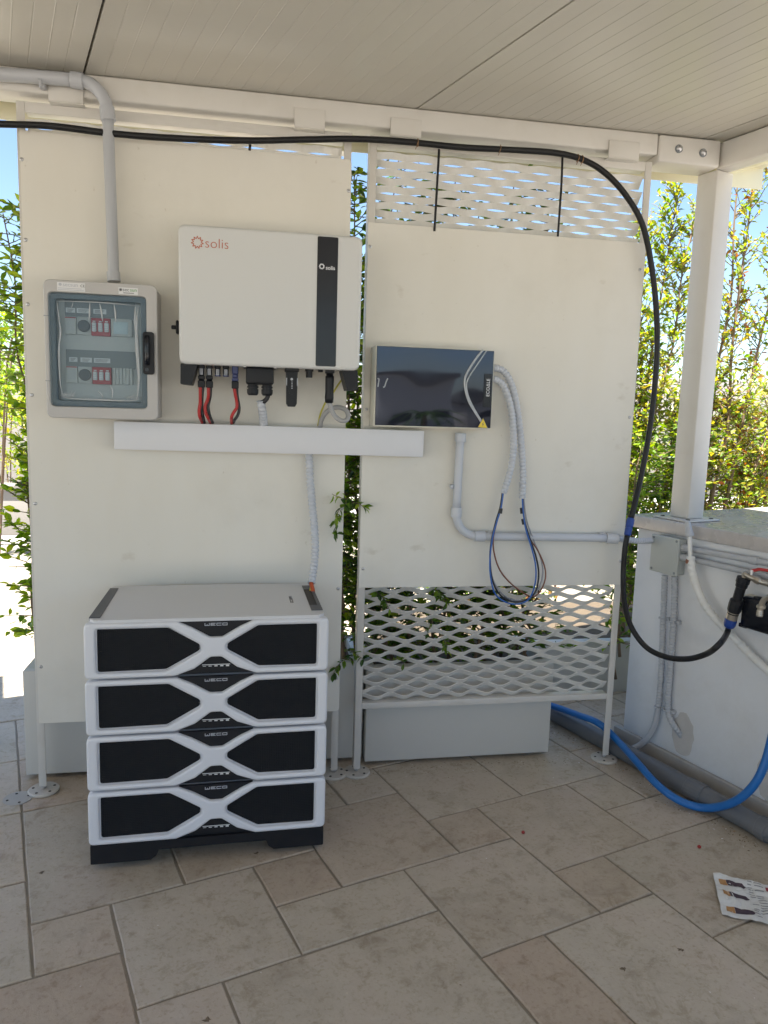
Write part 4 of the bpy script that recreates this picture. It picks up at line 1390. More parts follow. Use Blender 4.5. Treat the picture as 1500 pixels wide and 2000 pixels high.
# front X frame: outline with notches top and bottom, two panel holes
def fz(t): return BH * (1 - t)
out_l = [(0, 0), (0.245, 0), (0.300, 0.020), (0.345, 0.0535), (0.376, 0.0535), (0.421, 0.020), (0.476, 0), (BW, 0),
         (BW, BH), (0.470, BH), (0.430, BH - 0.018), (0.378, BH - 0.0485), (0.343, BH - 0.0485), (0.291, BH - 0.018), (0.251, BH), (0, BH)]
out_r = rpoly(out_l, [0.016, 0.004, 0.01, 0.016, 0.016, 0.01, 0.004, 0.016, 0.016, 0.004, 0.01, 0.016, 0.016, 0.01, 0.004, 0.016], 4)
hole_l = rpoly([(0.031, 0.0165), (0.222, 0.0165), (0.318, BH / 2 - 0.008), (0.318, BH / 2 + 0.010), (0.228, BH - 0.0155), (0.031, BH - 0.0155)], [0.008, 0.02, 0.012, 0.012, 0.02, 0.008], 4)
hole_r = rpoly([(BW - 0.031, 0.0165), (BW - 0.206, 0.0165), (BW - 0.298, BH / 2 - 0.008), (BW - 0.298, BH / 2 + 0.010), (BW - 0.208, BH - 0.0155), (BW - 0.031, BH - 0.0155)], [0.008, 0.02, 0.012, 0.012, 0.02, 0.008], 4)
frame_me = setmat(plate([out_r, hole_l, hole_r], 0.0, 0.034, 0.0078, 4), M['bat_white'], True)
try:
    frame_me.set_sharp_from_angle(angle=R(40))
except Exception:
    pass
def rim(loop, d=0.0045):
    # thin bright inner lip of each opening
    c = Vector((sum(p[0] for p in loop) / len(loop), sum(p[1] for p in loop) / len(loop)))
    return [tuple(c + (Vector(p) - c) * (1 - d / max(0.02, (Vector(p) - c).length))) for p in loop]
lip_me = [setmat(plate([h, rim(h, 0.0032)], 0.0105, 0.02, 0.0012, 1), M['bat_white']) for h in (hole_l, hole_r)]
gril_me = []
for h in (hole_l, hole_r):
    mb = MB()
    mb.prism(h, 0.0145, 0.019, 'Y')
    gril_me.append(mb.mesh('grille', M['black_mesh']))
    fix_normals(gril_me[-1])
mb = MB()
mb.rbox((0.012, 0.020, 0.003), (BW - 0.012, BD, BH - 0.003), 0.004, 2)
case_me = mb.mesh('casing', M['case_side'])
fix_normals(case_me)
mb = MB()
mb.prism([(0.243, BH - 0.001), (0.478, BH - 0.001), (0.38, BH - 0.06), (0.341, BH - 0.06)], 0.0125, 0.021, 'Y')
logo_plate_me = mb.mesh('logo_plate', M['black_plastic'])
fix_normals(logo_plate_me)
mb = MB()
mb.prism([(0.238, 0.001), (0.483, 0.001), (0.38, 0.062), (0.341, 0.062)], 0.0125, 0.021, 'Y')
status_me = mb.mesh('status_panel', M['black_plastic'])
fix_normals(status_me)
def weco(mb, x, z, s, y0, y1, put):
    # blocky letters, stroke t, letter box s wide, 0.62 s high
    t, h = s * 0.13, s * 0.56
    def bar(a, b_, c, d):
        put(mb, x + a, z + b_, x + c, z + d)
    w = s
    bar(0, 0, t, h); bar(w - t, 0, w, h); bar(t, 0, w - t, t); bar(w / 2 - t / 2, t, w / 2 + t / 2, h * 0.62)
    x += w * 1.18
    bar(0, 0, t, h); bar(t, 0, w, t); bar(t, h - t, w, h); bar(t, h / 2 - t / 2, w * 0.8, h / 2 + t / 2)
    x += w * 1.18
    bar(0, 0, t, h); bar(t, 0, w, t); bar(t, h - t, w, h)
    x += w * 1.18
    bar(0, 0, t, h); bar(w - t, 0, w, h); bar(t, 0, w - t, t); bar(t, h - t, w - t, h)
mb = MB()
weco(mb, 0.3280, BH - 0.0165, 0.0142, 0, 0, lambda m, a, b_, c, d: m.box((a, 0.0118, b_), (c, 0.0126, d)))
weco_me = mb.mesh('logo_text', M['logo_grey'])
mb = MB()
mb.box((0.3205, 0.0118, 0.0268), (0.4005, 0.0126, 0.0288))
for k in range(5):
    hh = 0.0012 + 0.0008 * k
    mb.box((0.3225 + k * 0.0165, 0.0118, 0.0236 - hh / 2), (0.3315 + k * 0.0165, 0.0126, 0.0236 + hh / 2))
bars_me = mb.mesh('charge_indicator', M['label_white'])
mb = MB()
mb.lathe((0, 0.0146, 0), (0, 0, 0), [(0, 0.0036), (0.003, 0.0030), (0.0036, 0.001)], 10)
knob_me = mb.mesh('panel_button', M['black_gloss'])
fix_normals(knob_me)

def lpart(me, name, parent, loc=(0, 0, 0)):
    o = bpy.data.objects.new(name, me)
    COL.objects.link(o)
    o.parent = parent
    o.location = loc
    return o
def module(z, label):
    t = lthing('battery_module', label, 'battery', z, 'battery modules in one stack')
    lpart(case_me, 'casing', t)
    fr = lpart(frame_me, 'front_frame', t)
    for q in (0, 1):
        lpart(gril_me[q], 'grille_panel', t)
        lpart(lip_me[q], 'panel_lip', fr)
    a = lpart(logo_plate_me, 'logo_plate', t)
    lpart(weco_me, 'logo_text', a)
    s_ = lpart(status_me, 'status_panel', t)
    lpart(bars_me, 'charge_indicator', s_)
    for x in (0.312, BW - 0.292):
        lpart(knob_me, 'panel_button', t, (x, 0, BH / 2 + 0.001))
    return t
Z0, DZ = 0.079, 0.1672
labels = ['white battery module at the bottom of the stack, above the black base',
          'white battery module second from the bottom of the stack',
          'white battery module second from the top of the stack',
          'topmost white battery module, under a grey cover with dark side vents']
for k in range(4):
    top = module(Z0 + k * DZ, labels[k])
# cover on the top module
zt = BH - 0.002
mb = MB()
# sloping grey lid with recesses for the vents left and right
lid = rpoly([(0.028, 0.010), (BW - 0.028, 0.010), (BW - 0.012, 0.03), (BW - 0.016, BD + 0.012), (0.49, BD + 0.016), (0.485, BD + 0.022), (0.20, BD + 0.022), (0.195, BD + 0.016), (0.016, BD + 0.012), (0.012, 0.03)], 0.003, 2)
mb.prism(lid, zt, zt + 0.010, 'Z')
lidm = mb.mesh('top_cover', M['bat_top'])
fix_normals(lidm)
cv = lpart(lidm, 'top_cover', top)
mb = MB()
mb.prism([(0.010, 0.035), (0.040, 0.035), (0.040, BD - 0.02), (0.014, BD - 0.02)], zt + 0.0015, zt + 0.0125, 'Z')
o = mb.mesh('side_vent', M['bat_vent'])
fix_normals(o)
lpart(o, 'side_vent', top)
mb = MB()
pts_o = [(BW - 0.046, 0.060), (BW - 0.012, 0.060), (BW - 0.014, BD - 0.03), (BW - 0.046, BD - 0.03)]
for (a, c) in (((BW - 0.046, 0.060), (BW - 0.012, 0.115)), ((BW - 0.046, BD - 0.085), (BW - 0.013, BD - 0.03)), ((BW - 0.022, 0.115), (BW - 0.012, BD - 0.085))):
    mb.box((a[0], a[1], zt + 0.002), (c[0], c[1], zt + 0.0128))
mb.box((BW - 0.046, 0.115, zt + 0.004), (BW - 0.022, BD - 0.085, zt + 0.0112), 1)
o = mb.mesh('cable_vent', [M['bat_vent'], M['roof_dark']])
fix_normals(o)
lpart(o, 'cable_vent', top)
mb = MB()
def putv(m, a, b_, c, d):
    # letters turned a quarter: reading from back to front on the lid
    ox, oy = 0.585, 0.235
    m.box((ox + b_, oy - c, zt + 0.0101), (ox + d, oy - a, zt + 0.0107))
weco(mb, 0, 0, 0.017, 0, 0, putv)
lpart(mb.mesh('logo_text', M['logo_dark']), 'logo_text', cv)
# black base
bt = lthing('castor_trolley', 'black plastic base with castors under the battery stack', 'trolley', 0, None)
mb = MB()
mb.prism(rpoly([(0.004, 0.020), (0.172, 0.020), (0.188, 0.032), (0.196, 0.050), (0.508, 0.050), (0.516, 0.032), (0.530, 0.020), (BW - 0.004, 0.020), (BW - 0.004, 0.0785), (0.004, 0.0785)], [0.004, 0.004, 0.006, 0.004, 0.004, 0.006, 0.004, 0.004, 0.002, 0.002], 3), 0.004, 0.05, 'Y')
mb.box((0.02, 0.05, 0.052), (BW - 0.02, BD, 0.0785))
for x0, x1 in ((0.03, 0.17), (0.53, BW - 0.03)):
    mb.box((x0, BD - 0.05, 0.020), (x1, BD, 0.052))
o = mb.mesh('base_frame', M['black_plastic'])
fix_normals(o)
lpart(o, 'base_frame', bt)
for (x, y_) in ((0.10, 0.060), (0.59, 0.060), (0.10, BD - 0.07), (0.59, BD - 0.07)):
    mb = MB()
    mb.cyl((-0.012, 0, 0.016), (0.012, 0, 0.016), 0.0155, seg=18)
    mb.box((-0.015, -0.012, 0.020), (0.015, 0.012, 0.053))
    o = mb.mesh('castor', M['black_rubber'])
    fix_normals(o)
    lpart(o, 'castor', bt, (x, y_, 0))

# ------------------------------------------------------------ hoses, pipes and cables
def hose(name, label, cat, pts, r, mat, **kw):
    b = MB()
    b.tube(pts, r, **kw)
    return b
# long black water hose along the beam, down the right edge and up to the check valve
bh = thing('water_hose', 'long black water hose tied below the beam and looping to the tap', 'hose', (0.3, 2.5, 2.2))
pA = [(-1.1134,2.545,2.1528), (-0.7496,2.545,2.1765), (-0.6041,2.545,2.1841), (-0.4332,2.545,2.179), (-0.2574,2.545,2.1812), (-0.0209,2.545,2.1947), (0.1741,2.545,2.2152), (0.3407,2.545,2.2317), (0.5125,2.55,2.2391), (0.6868,2.545,2.2367), (0.8661,2.545,2.2442), (1.0223,2.545,2.2479), (1.1263,2.545,2.2334), (1.2148,2.545,2.1935), (1.2973,2.545,2.1232), (1.3633,2.545,2.0329), (1.4165,2.56,1.9003), (1.4523,2.57,1.7599), (1.4688,2.57,1.6141), (1.4712,2.57,1.4654), (1.457,2.56,1.2953), (1.4317,2.55,1.1335), (1.3936,2.53,0.9838)]
pB = [(1.3786,2.52,0.9237), (1.3727,2.52,0.8676), (1.3749,2.52,0.7604), (1.3558,2.46,0.6782), (1.3554,2.4,0.6087), (1.3843,2.34,0.5528), (1.4192,2.27,0.5397), (1.4489,2.19,0.5587), (1.4709,2.12,0.5993), (1.4712,2.06,0.6513)] + [(1.6298,2.2485,0.6235), (1.632,2.242,0.6547)]
b = MB()
b.tube(pA, 0.0102, 12, 0.02, rfun=lambda q: 1 + 0.02 * math.sin(q * 90))
part(b, 'upper_hose', M['black_rubber'], bh)
b = MB()
b.tube(pB, 0.0098, 12, 0.015)
part(b, 'lower_hose', M['black_rubber'], bh)
b = MB()
a, c = Vector(pA[-1]), Vector(pB[0])
L_ = (c - a).length
b.lathe(a - (c - a).normalized() * 0.004, c, [(0, 0.011), (0.004, 0.0140), (L_ * 0.5, 0.0140), (L_ * 0.52, 0.0118), (L_ * 0.6, 0.0118), (L_ * 0.62, 0.0132), (L_, 0.0128), (L_ + 0.004, 0.0105)], 16)
part(b, 'hose_coupling', M['blue_nut'], bh)
for (px, py, yy) in ((815, 279, 2.55), (976, 291, 2.548), (1136, 311, 2.546), (1128, 309, 2.546)):
    c = Vector((0.5385,2.55,2.2398)) if px == 815 else Vector((0.8236,2.548,2.2448)) if px == 976 else Vector((1.1191,2.546,2.2364)) if px == 1136 else Vector((1.1038,2.546,2.2385))
    b = MB()
    pts = [(c.x + random.uniform(-.002, .002), c.y + 0.0122 * math.cos(t), c.z + 0.0122 * math.sin(t)) for t in [k * math.pi / 6 for k in range(13)]]
    b.tube(pts, 0.0011, 6, 0.004)
    b.tube([(c.x, c.y - 0.014, c.z + 0.004), (c.x - 0.004, c.y - 0.017, c.z - 0.010), (c.x - 0.009, c.y - 0.012, c.z - 0.026)], 0.0010, 6, 0.004)
    part(b, 'wire_tie', M['rust'], bh)
# three black straps over the mesh
for lab, pts in (('thin black cord over the mesh, between plates and right cord', [(0.621,2.585,2.2374), (0.62,2.585,2.1747), (0.6175,2.585,2.0581), (0.6162,2.588,1.9713)]),
                 ('thin black cord over the mesh near the curved hose', [(1.0638,2.585,2.2489), (1.0658,2.585,2.1606), (1.0648,2.585,2.0573), (1.065,2.588,1.9852)]),
                 ('short black cord end hanging above the tall board', [(-0.0081,2.583,2.196), (-0.0097,2.583,2.188), (-0.0096,2.583,2.1785)])):
    b = MB()
    b.tube(pts, 0.0042, 8, 0.02)
    single(b, 'cord', M['black_rubber'], lab, 'cord', 'black cords on the lattice')

# upper grey conduit into the breaker cabinet
cd = thing('conduit', 'rigid grey conduit bending from the beam down to the cabinet', 'conduit', (-0.36, 2.53, 1.72))
top_p = [(-1.0518,2.548,2.3092), (-0.7453,2.548,2.3184), (-0.6301,2.548,2.3222), (-0.5335,2.548,2.3241)]
bend_p = [(-0.5335,2.548,2.3241), (-0.5055,2.548,2.3226), (-0.4775,2.548,2.3107), (-0.4556,2.548,2.2879), (-0.4442,2.548,2.2624), (-0.4403,2.548,2.2286)]
low_p = [(-0.4403,2.548,2.2286), (-0.4372,2.55,2.0915), (-0.4346,2.545,1.9378), (-0.4279,2.53,1.7414)]
low_p = [low_p[0]] + [(low_p[0][0] + (low_p[-1][0] - low_p[0][0]) * t, low_p[0][1] + (low_p[-1][1] - low_p[0][1]) * t, low_p[0][2] + (low_p[-1][2] - low_p[0][2]) * t) for t in (0.5, 1.0)]
b = MB()
b.tube(top_p, 0.0195, 16, 0.03)
b.tube(low_p, 0.0172, 16, 0.03)
part(b, 'pipe', M['pvc'], cd)
b = MB()
b.tube(bend_p, 0.0188, 16, 0.01)
part(b, 'elbow', M['pvc'], cd)
def collar(a, c, r, mat, parent, name='coupling', ln=None):
    a, c = Vector(a), Vector(c)
    b = MB()
    L_ = (c - a).length
    b.lathe(a, c, [(0, r * 0.97), (0.0015, r), (L_ - 0.0015, r), (L_, r * 0.97)], 20, smooth=False)
    return part(b, name, mat, parent)
collar((-0.5453,2.548,2.3244), (-0.5099,2.548,2.3228), 0.0236, M['pvc'], cd)
collar((-0.4428,2.548,2.2551), (-0.4383,2.548,2.2154), 0.0225, M['pvc'], cd)
collar((-0.4294,2.532,1.7619), (-0.4273,2.53,1.7321), 0.0205, M['pvc'], cd)
b = MB()
c = Vector((-0.6302,2.548,2.3201))
b.rbox((c.x - 0.008, 2.548, c.z - 0.026), (c.x + 0.008, 2.574, c.z - 0.012), 0.003)
b.tube([(c.x, 2.548 + 0.0215 * math.cos(t), c.z + 0.0215 * math.sin(t)) for t in [R(-150 + k * 15) for k in range(16)]], 0.004, 6, 0.005)
part(b, 'pipe_clip', M['pvc'], cd)

# conduit from the glass box down and right to the junction box
cd = thing('conduit', 'rigid grey conduit running from the glass box to the junction box', 'conduit', (0.75, 2.55, 1.0))
YQ = 2.565
v0, v1 = (0.7336,2.565,1.2779), (0.7306,2.565,1.0022)
h0, h1 = (0.8213,2.565,0.9132), (1.3311,2.565,0.9063)
b = MB()
b.tube([v0, v1], 0.0152, 14, 0.05, smooth_path=False)
b.tube([h0, h1], 0.0152, 14, 0.05, smooth_path=False)
part(b, 'pipe', M['pvc_light'], cd)
b = MB()
b.tube([(0.7306,2.565,1.0022), (0.7337,2.565,0.976), (0.7484,2.565,0.9461), (0.7724,2.565,0.9255), (0.798,2.565,0.9151), (0.8252,2.565,0.9132)], 0.0150, 14, 0.008)
part(b, 'elbow', M['pvc_light'], cd)
collar((0.7342,2.565,1.2852), (0.7337,2.565,1.2543), 0.0196, M['pvc_light'], cd)
collar((0.7308,2.565,1.0189), (0.7305,2.565,0.9835), 0.0196, M['pvc_light'], cd)
collar((0.8019,2.565,0.9136), (0.8408,2.565,0.913), 0.0196, M['pvc_light'], cd)
collar((1.3187,2.565,0.9063), (1.3619,2.56,0.9042), 0.0196, M['pvc_light'], cd)
for (c, vert) in ((Vector((0.7304,2.565,1.0931)), True), (Vector((0.8642,2.565,0.9123)), False), (Vector((1.3022,2.565,0.9063)), False)):
    b = MB()
    if vert:
        b.rbox((c.x - 0.024, 2.572, c.z - 0.007), (c.x + 0.018, 2.588, c.z + 0.007), 0.002)
        b.rbox((c.x - 0.026, 2.558, c.z - 0.007), (c.x - 0.0155, 2.580, c.z + 0.007), 0.002)
    else:
        b.rbox((c.x - 0.007, 2.572, c.z - 0.018), (c.x + 0.007, 2.588, c.z + 0.018), 0.002)
        b.rbox((c.x - 0.010, 2.558, c.z + 0.0153), (c.x + 0.010, 2.580, c.z + 0.020), 0.0015)
    part(b, 'pipe_clip', M['pvc_light'], cd)
b = MB()
b.tube([(1.3578,2.56,0.9042), (1.4009,2.57,0.8995), (1.4609,2.59,0.8909), (1.5087,2.61,0.8873), (1.559,2.6446,0.8842)], 0.0118, 12, rib=(0.0132, 0.20))
part(b, 'flexible_sleeve', M['pvc_light'], cd)

# two corrugated hoses from the glass box with loose wire ends
for lab, pts in (('outer corrugated grey hose curving from the glass box, ending lower', [(0.8329,2.54,1.5153), (0.8682,2.555,1.5121), (0.8962,2.555,1.4864), (0.9199,2.555,1.437), (0.9421,2.555,1.3471), (0.9594,2.555,1.2469), (0.971,2.555,1.1454), (0.9743,2.555,1.0538)]),
                 ('inner corrugated grey hose curving from the glass box, ending higher', [(0.8315,2.53,1.4777), (0.8636,2.54,1.4668), (0.8882,2.54,1.4302), (0.9084,2.54,1.3734), (0.92,2.54,1.3014), (0.9245,2.54,1.2195), (0.9151,2.54,1.1458), (0.8959,2.54,1.0735)])):
    t = thing('corrugated_hose', lab, 'hose', pts[-1], 'corrugated hoses from the glass box')
    b = MB()
    b.tube(pts, 0.0128, 14, rib=(0.0132, 0.20))
    part(b, 'sleeve', M['pvc_light'], t)
YW = 2.545
wires = [('blue_wire', 'blue wire forming the lowest loop in front of the mesh', [(0.895,2.54,1.0902), (0.8889,2.535,1.0258), (0.8745,2.535,0.9698), (0.862,2.535,0.9136), (0.8561,2.535,0.8383), (0.8614,2.535,0.7719), (0.8803,2.535,0.7087), (0.9192,2.535,0.6754), (0.9692,2.535,0.6649), (1.0138,2.535,0.6836), (1.0342,2.535,0.7413), (1.0322,2.535,0.8087), (1.0124,2.535,0.8756), (0.9844,2.535,0.9513), (0.9703,2.535,1.0263), (0.9737,2.555,1.0651)], 0.0030),
         ('black_cable', 'black wire of the hanging loop in front of the mesh', [(0.8948,2.545,1.0896), (0.8868,2.54,1.0251), (0.8724,2.54,0.969), (0.8603,2.54,0.9034), (0.8578,2.54,0.8373), (0.8695,2.54,0.7612), (0.8998,2.54,0.7033), (0.9507,2.54,0.6736), (1.006,2.54,0.6785), (1.04,2.54,0.711), (1.0479,2.54,0.7786), (1.0319,2.54,0.8459), (1.0043,2.54,0.9127), (0.9783,2.54,0.9882), (0.9737,2.555,1.0651)], 0.0034),
         ('brown_wire', 'brown wire of the hanging loop with the widest sweep', [(0.8985,2.55,1.0891), (0.8916,2.548,1.0241), (0.8776,2.548,0.9585), (0.8688,2.548,0.902), (0.8776,2.548,0.8451), (0.9021,2.548,0.7878), (0.946,2.548,0.7393), (0.9956,2.548,0.7038), (1.0325,2.548,0.6878), (1.0613,2.548,0.7088), (1.0785,2.548,0.7572), (1.0715,2.548,0.8056), (1.042,2.548,0.8635), (1.0074,2.548,0.9113), (0.9814,2.548,0.9871), (0.9775,2.56,1.0645)], 0.0028),
         ('grey_wire', 'grey wire of the hanging loop behind the brown one', [(0.9004,2.55,1.0892), (0.8938,2.553,1.0141), (0.8773,2.553,0.9577), (0.8632,2.553,0.8916), (0.8632,2.553,0.8157), (0.8803,2.553,0.7485), (0.9205,2.553,0.6959), (0.9713,2.553,0.6738), (1.0227,2.553,0.6827), (1.0566,2.553,0.7212), (1.0693,2.553,0.7755), (1.0578,2.553,0.8336), (1.0258,2.553,0.9009), (0.9937,2.553,0.9769), (0.9795,2.56,1.0646)], 0.0028)]
for mk, lab, pts, r in wires:
    b = MB()
    b.tube(pts, r, 8, 0.008)
    single(b, 'wire', M[mk], lab, 'wire', 'loose wires hanging from the corrugated hoses')
for tl, p, q in (('black tape band round the left bundle of hanging wires', (0.8872,2.532,1.0206), (0.8853,2.532,1.002)), ('upper black tape band on the right bundle of hanging wires', (0.9695,2.545,1.0213), (0.9726,2.545,1.0006)), ('lower black tape band on the right bundle of hanging wires', (0.9748,2.54,0.9807), (0.9798,2.54,0.9618))):
    b = MB()
    b.cyl(p, q, 0.0068, seg=10)
    single(b, 'tape_band', M['black_cable'], tl, 'tape', 'tape bands on the wires')

# cable pairs under the inverter
YC = 2.475
def pair(label, x, z, red, blk):
    t = thing('cable_pair', label, 'cable', (x, 2.475, z), 'red and black cable pairs')
    b = MB()
    b.tube([(x - 0.004, 2.475, z + 0.01)] + red, 0.0052, 10, 0.008)
    part(b, 'red_core', M['red_cable'], t)
    b = MB()
    b.tube([(x + 0.0045, 2.479, z + 0.01)] + blk, 0.0050, 10, 0.008)
    part(b, 'black_core', M['black_cable'], t)
pair('red and black cable pair from the first connector, next to the cabinet', conn_end[0][0], conn_end[0][1], [(-0.1604,2.478,1.3906), (-0.1618,2.485,1.358), (-0.1651,2.485,1.3383), (-0.1627,2.485,1.317), (-0.1591,2.555,1.2977)], [(-0.1551,2.482,1.3876), (-0.1565,2.49,1.3582), (-0.1565,2.49,1.3385), (-0.1534,2.49,1.3189), (-0.1526,2.558,1.2979)])
pair('red and black cable pair from the second connector, bulging leftwards', conn_end[1][0], conn_end[1][1], [(-0.1348,2.478,1.3914), (-0.1384,2.485,1.3718), (-0.1457,2.485,1.3536), (-0.145,2.485,1.3323), (-0.1369,2.485,1.3145), (-0.1325,2.555,1.2984)], [(-0.1294,2.482,1.3884), (-0.1339,2.49,1.3687), (-0.1371,2.49,1.3506), (-0.1339,2.49,1.3293), (-0.1291,2.49,1.3146), (-0.126,2.558,1.2986)])
pair('red and black cable pair from the navy connector, bowed apart', conn_end[4][0], conn_end[4][1], [(-0.05,2.478,1.391), (-0.046,2.485,1.3715), (-0.046,2.485,1.3501), (-0.0557,2.485,1.3349), (-0.0622,2.485,1.3198), (-0.0639,2.552,1.2986)], [(-0.0444,2.482,1.3879), (-0.0404,2.49,1.3651), (-0.0379,2.49,1.3453), (-0.0427,2.49,1.3253), (-0.0509,2.49,1.3135), (-0.059,2.558,1.3003)])
# AC flexible sleeve
ac = thing('flexible_sleeve', 'short grey corrugated sleeve below the black terminal cover', 'sleeve', (0.0392,2.55,1.3031))
b = MB()
b.tube([(0.0311,2.485,1.3756), (0.0346,2.49,1.3558), (0.0384,2.51,1.3308), (0.0427,2.55,1.2929)], 0.0142, 14, rib=(0.0132, 0.20), cap=False)
part(b, 'sleeve', M['pvc_light'], ac)
b = MB()
b.tube([(0.0539,2.48,1.3944), (0.0507,2.48,1.3828), (0.0409,2.48,1.3725), (0.0328,2.49,1.3674), (0.0347,2.495,1.3475)], 0.0075, 10, 0.006)
part(b, 'cable', M['black_cable'], ac)
# grey network cable making a loop, yellow-green earth wire
b = MB()
b.tube([(gx, 2.47, NETZ + 0.004)] + [(0.262,2.475,1.3543), (0.2727,2.475,1.3344), (0.2912,2.47,1.3198), (0.31,2.47,1.3186), (0.3195,2.48,1.334), (0.3123,2.495,1.354), (0.2915,2.51,1.3619), (0.2685,2.52,1.3578), (0.2473,2.53,1.34), (0.2357,2.55,1.3153), (0.2336,2.56,1.2907)], 0.0078, 12, 0.006)
single(b, 'network_cable', M['cable_grey'], 'thick grey cable looping under the network plug', 'cable')
b = MB()
b.tube([(0.3056,2.53,1.4617), (0.2887,2.53,1.4372), (0.2719,2.53,1.4093), (0.2516,2.53,1.3847), (0.2366,2.53,1.3534), (0.2302,2.55,1.3273), (0.2264,2.56,1.2975)], 0.0030, 8, 0.01)
single(b, 'earth_wire', M['yellow_wire'], 'yellow-green earth wire dropping into the trunking', 'wire')
# hose from trunking down into the battery top
ht = thing('corrugated_hose', 'grey corrugated hose dropping from the trunking into the battery top', 'hose', (0.2012,2.4,0.7829))
hp = [(0.1963,2.56,1.2128), (0.1987,2.56,1.1689), (0.203,2.555,1.0986), (0.2126,2.545,1.002), (0.2198,2.53,0.9238), (0.2193,2.51,0.8558), (0.2123,2.48,0.8085), (0.2036,2.45,0.7711)]
b = MB()
b.tube(hp, 0.0138, 14, rib=(0.0132, 0.20), cap=False)
part(b, 'sleeve', M['pvc_light'], ht)
b = MB()
b.tube([hp[-2], hp[-1], (0.2074,2.43,0.7547), (0.2071,2.4,0.7308), (0.2033,2.37,0.711)], 0.0072, 10, 0.008)
part(b, 'orange_core', M['orange_cable'], ht)
b = MB()
b.tube([hp[-2], hp[-1], (0.1996,2.44,0.7559), (0.1984,2.42,0.7363), (0.1989,2.38,0.7188)], 0.003, 8, 0.008)
part(b, 'yellow_core', M['yellow_wire'], ht)

# ---- on the counter
jb = thing('junction_box', 'square grey junction box screwed to the white counter', 'junction box', CX @ Vector((-0.03, -0.01, 0.76)))
q0 = CX.inverted() @ Vector((1.5464,2.6349,0.9164))
q1 = CX.inverted() @ Vector((1.5873,2.5089,0.9119))
q2 = CX.inverted() @ Vector((1.5881,2.5062,0.7673))
ya, yb, za, zb2 = q0.y, q1.y, (q2.z), q1.z
b = MB()
b.rbox((-0.034, yb + 0.003, za + 0.003), (0.0, ya - 0.003, zb2 - 0.003), 0.005, X=CX)
part(b, 'box_body', M['box_grey'], jb)
b = MB()
b.rbox((-0.048, yb, za), (-0.035, ya, zb2), 0.004, X=CX)
lid_o = part(b, 'lid', M['box_grey'], jb)
for (yy, zz) in ((ya - 0.012, zb2 - 0.011), (yb + 0.012, zb2 - 0.011), (yb + 0.012, za + 0.011), (ya - 0.012, za + 0.011)):
    b = MB()
    b.cyl(CX @ Vector((-0.046, yy, zz)), CX @ Vector((-0.0486, yy, zz)), 0.0052, seg=12)
    part(b, 'lid_screw', M['cab_dark'], lid_o)
JM = (ya + yb) / 2
for k, (lab, pts) in enumerate((('left corrugated conduit below the junction box, ending on the grey pipe', [(1.5869,2.5911,0.7542), (1.5883,2.5866,0.6818), (1.5899,2.5818,0.5805), (1.5918,2.576,0.4685), (1.5936,2.5705,0.3346), (1.5936,2.5702,0.2292), (1.5877,2.5755,0.1528), (1.5751,2.5949,0.091), (1.5566,2.6194,0.0481), (1.5323,2.6296,0.0294)]),
                                ('right corrugated conduit below the junction box, ending in the bare patch', [(1.6011,2.5473,0.7598), (1.6035,2.54,0.6832), (1.6051,2.5351,0.5834), (1.6058,2.5328,0.4616), (1.6063,2.5314,0.3487), (1.6068,2.5296,0.2557), (1.6105,2.5184,0.2121), (1.6174,2.4971,0.1855), (1.6331,2.4875,0.1619), (1.65,2.4874,0.1424)]))):
    t = thing('corrugated_conduit', lab, 'conduit', pts[-1], 'corrugated conduits under the junction box')
    b = MB()
    if k == 0:
        b.tube(pts[:6], 0.0125, 12, rib=(0.0118, 0.16))
        b.tube(pts[5:], 0.0120, 12, 0.01)
    else:
        b.tube(pts, 0.0125, 12, rib=(0.0118, 0.16))
    part(b, 'sleeve', M['pvc'], t)
    for (cpt) in (((1.5932,2.5845,0.5859), (1.5972,2.5722,0.2261)) if k == 0 else ((1.6077,2.5398,0.586), (1.6104,2.5317,0.2296))):
        b = MB()
        c = CX.inverted() @ Vector(cpt)
        b.rbox((-0.022, c.y - 0.030, c.z - 0.007), (0.0, c.y - 0.0125, c.z + 0.007), 0.003, X=CX)
        b.tube([CX @ Vector((-0.020 - 0.0145 * math.cos(a), c.y + 0.0145 * math.sin(a), c.z)) for a in [R(-80 + 16 * i) for i in range(11)]], 0.0035, 6, 0.004)
        part(b, 'pipe_clip', M['pvc'], t)
# two rigid conduits running right from the box
for lab, a, c in (('upper rigid conduit leaving the junction box along the counter', (1.6114,2.509,0.8786), (1.7159,2.1875,0.8856)),
                  ('lower rigid conduit leaving the junction box along the counter', (1.6098,2.5076,0.8416), (1.7159,2.1811,0.8412))):
    t = thing('counter_conduit', lab, 'conduit', a, 'rigid conduits along the counter')
    a, c = Vector(a), Vector(c)
    d = (c - a)
    b = MB()
    b.tube([a, a + d * 3.2], 0.0118, 14, 0.1, smooth_path=False)
    part(b, 'pipe', M['pvc'], t)
    if 'upper' in lab:
        collar(a + d * 0.80, a + d * 0.89, 0.0145, M['pvc'], t)
    collar(a - d * 0.03, a + d * 0.07, 0.0145, M['pvc'], t)
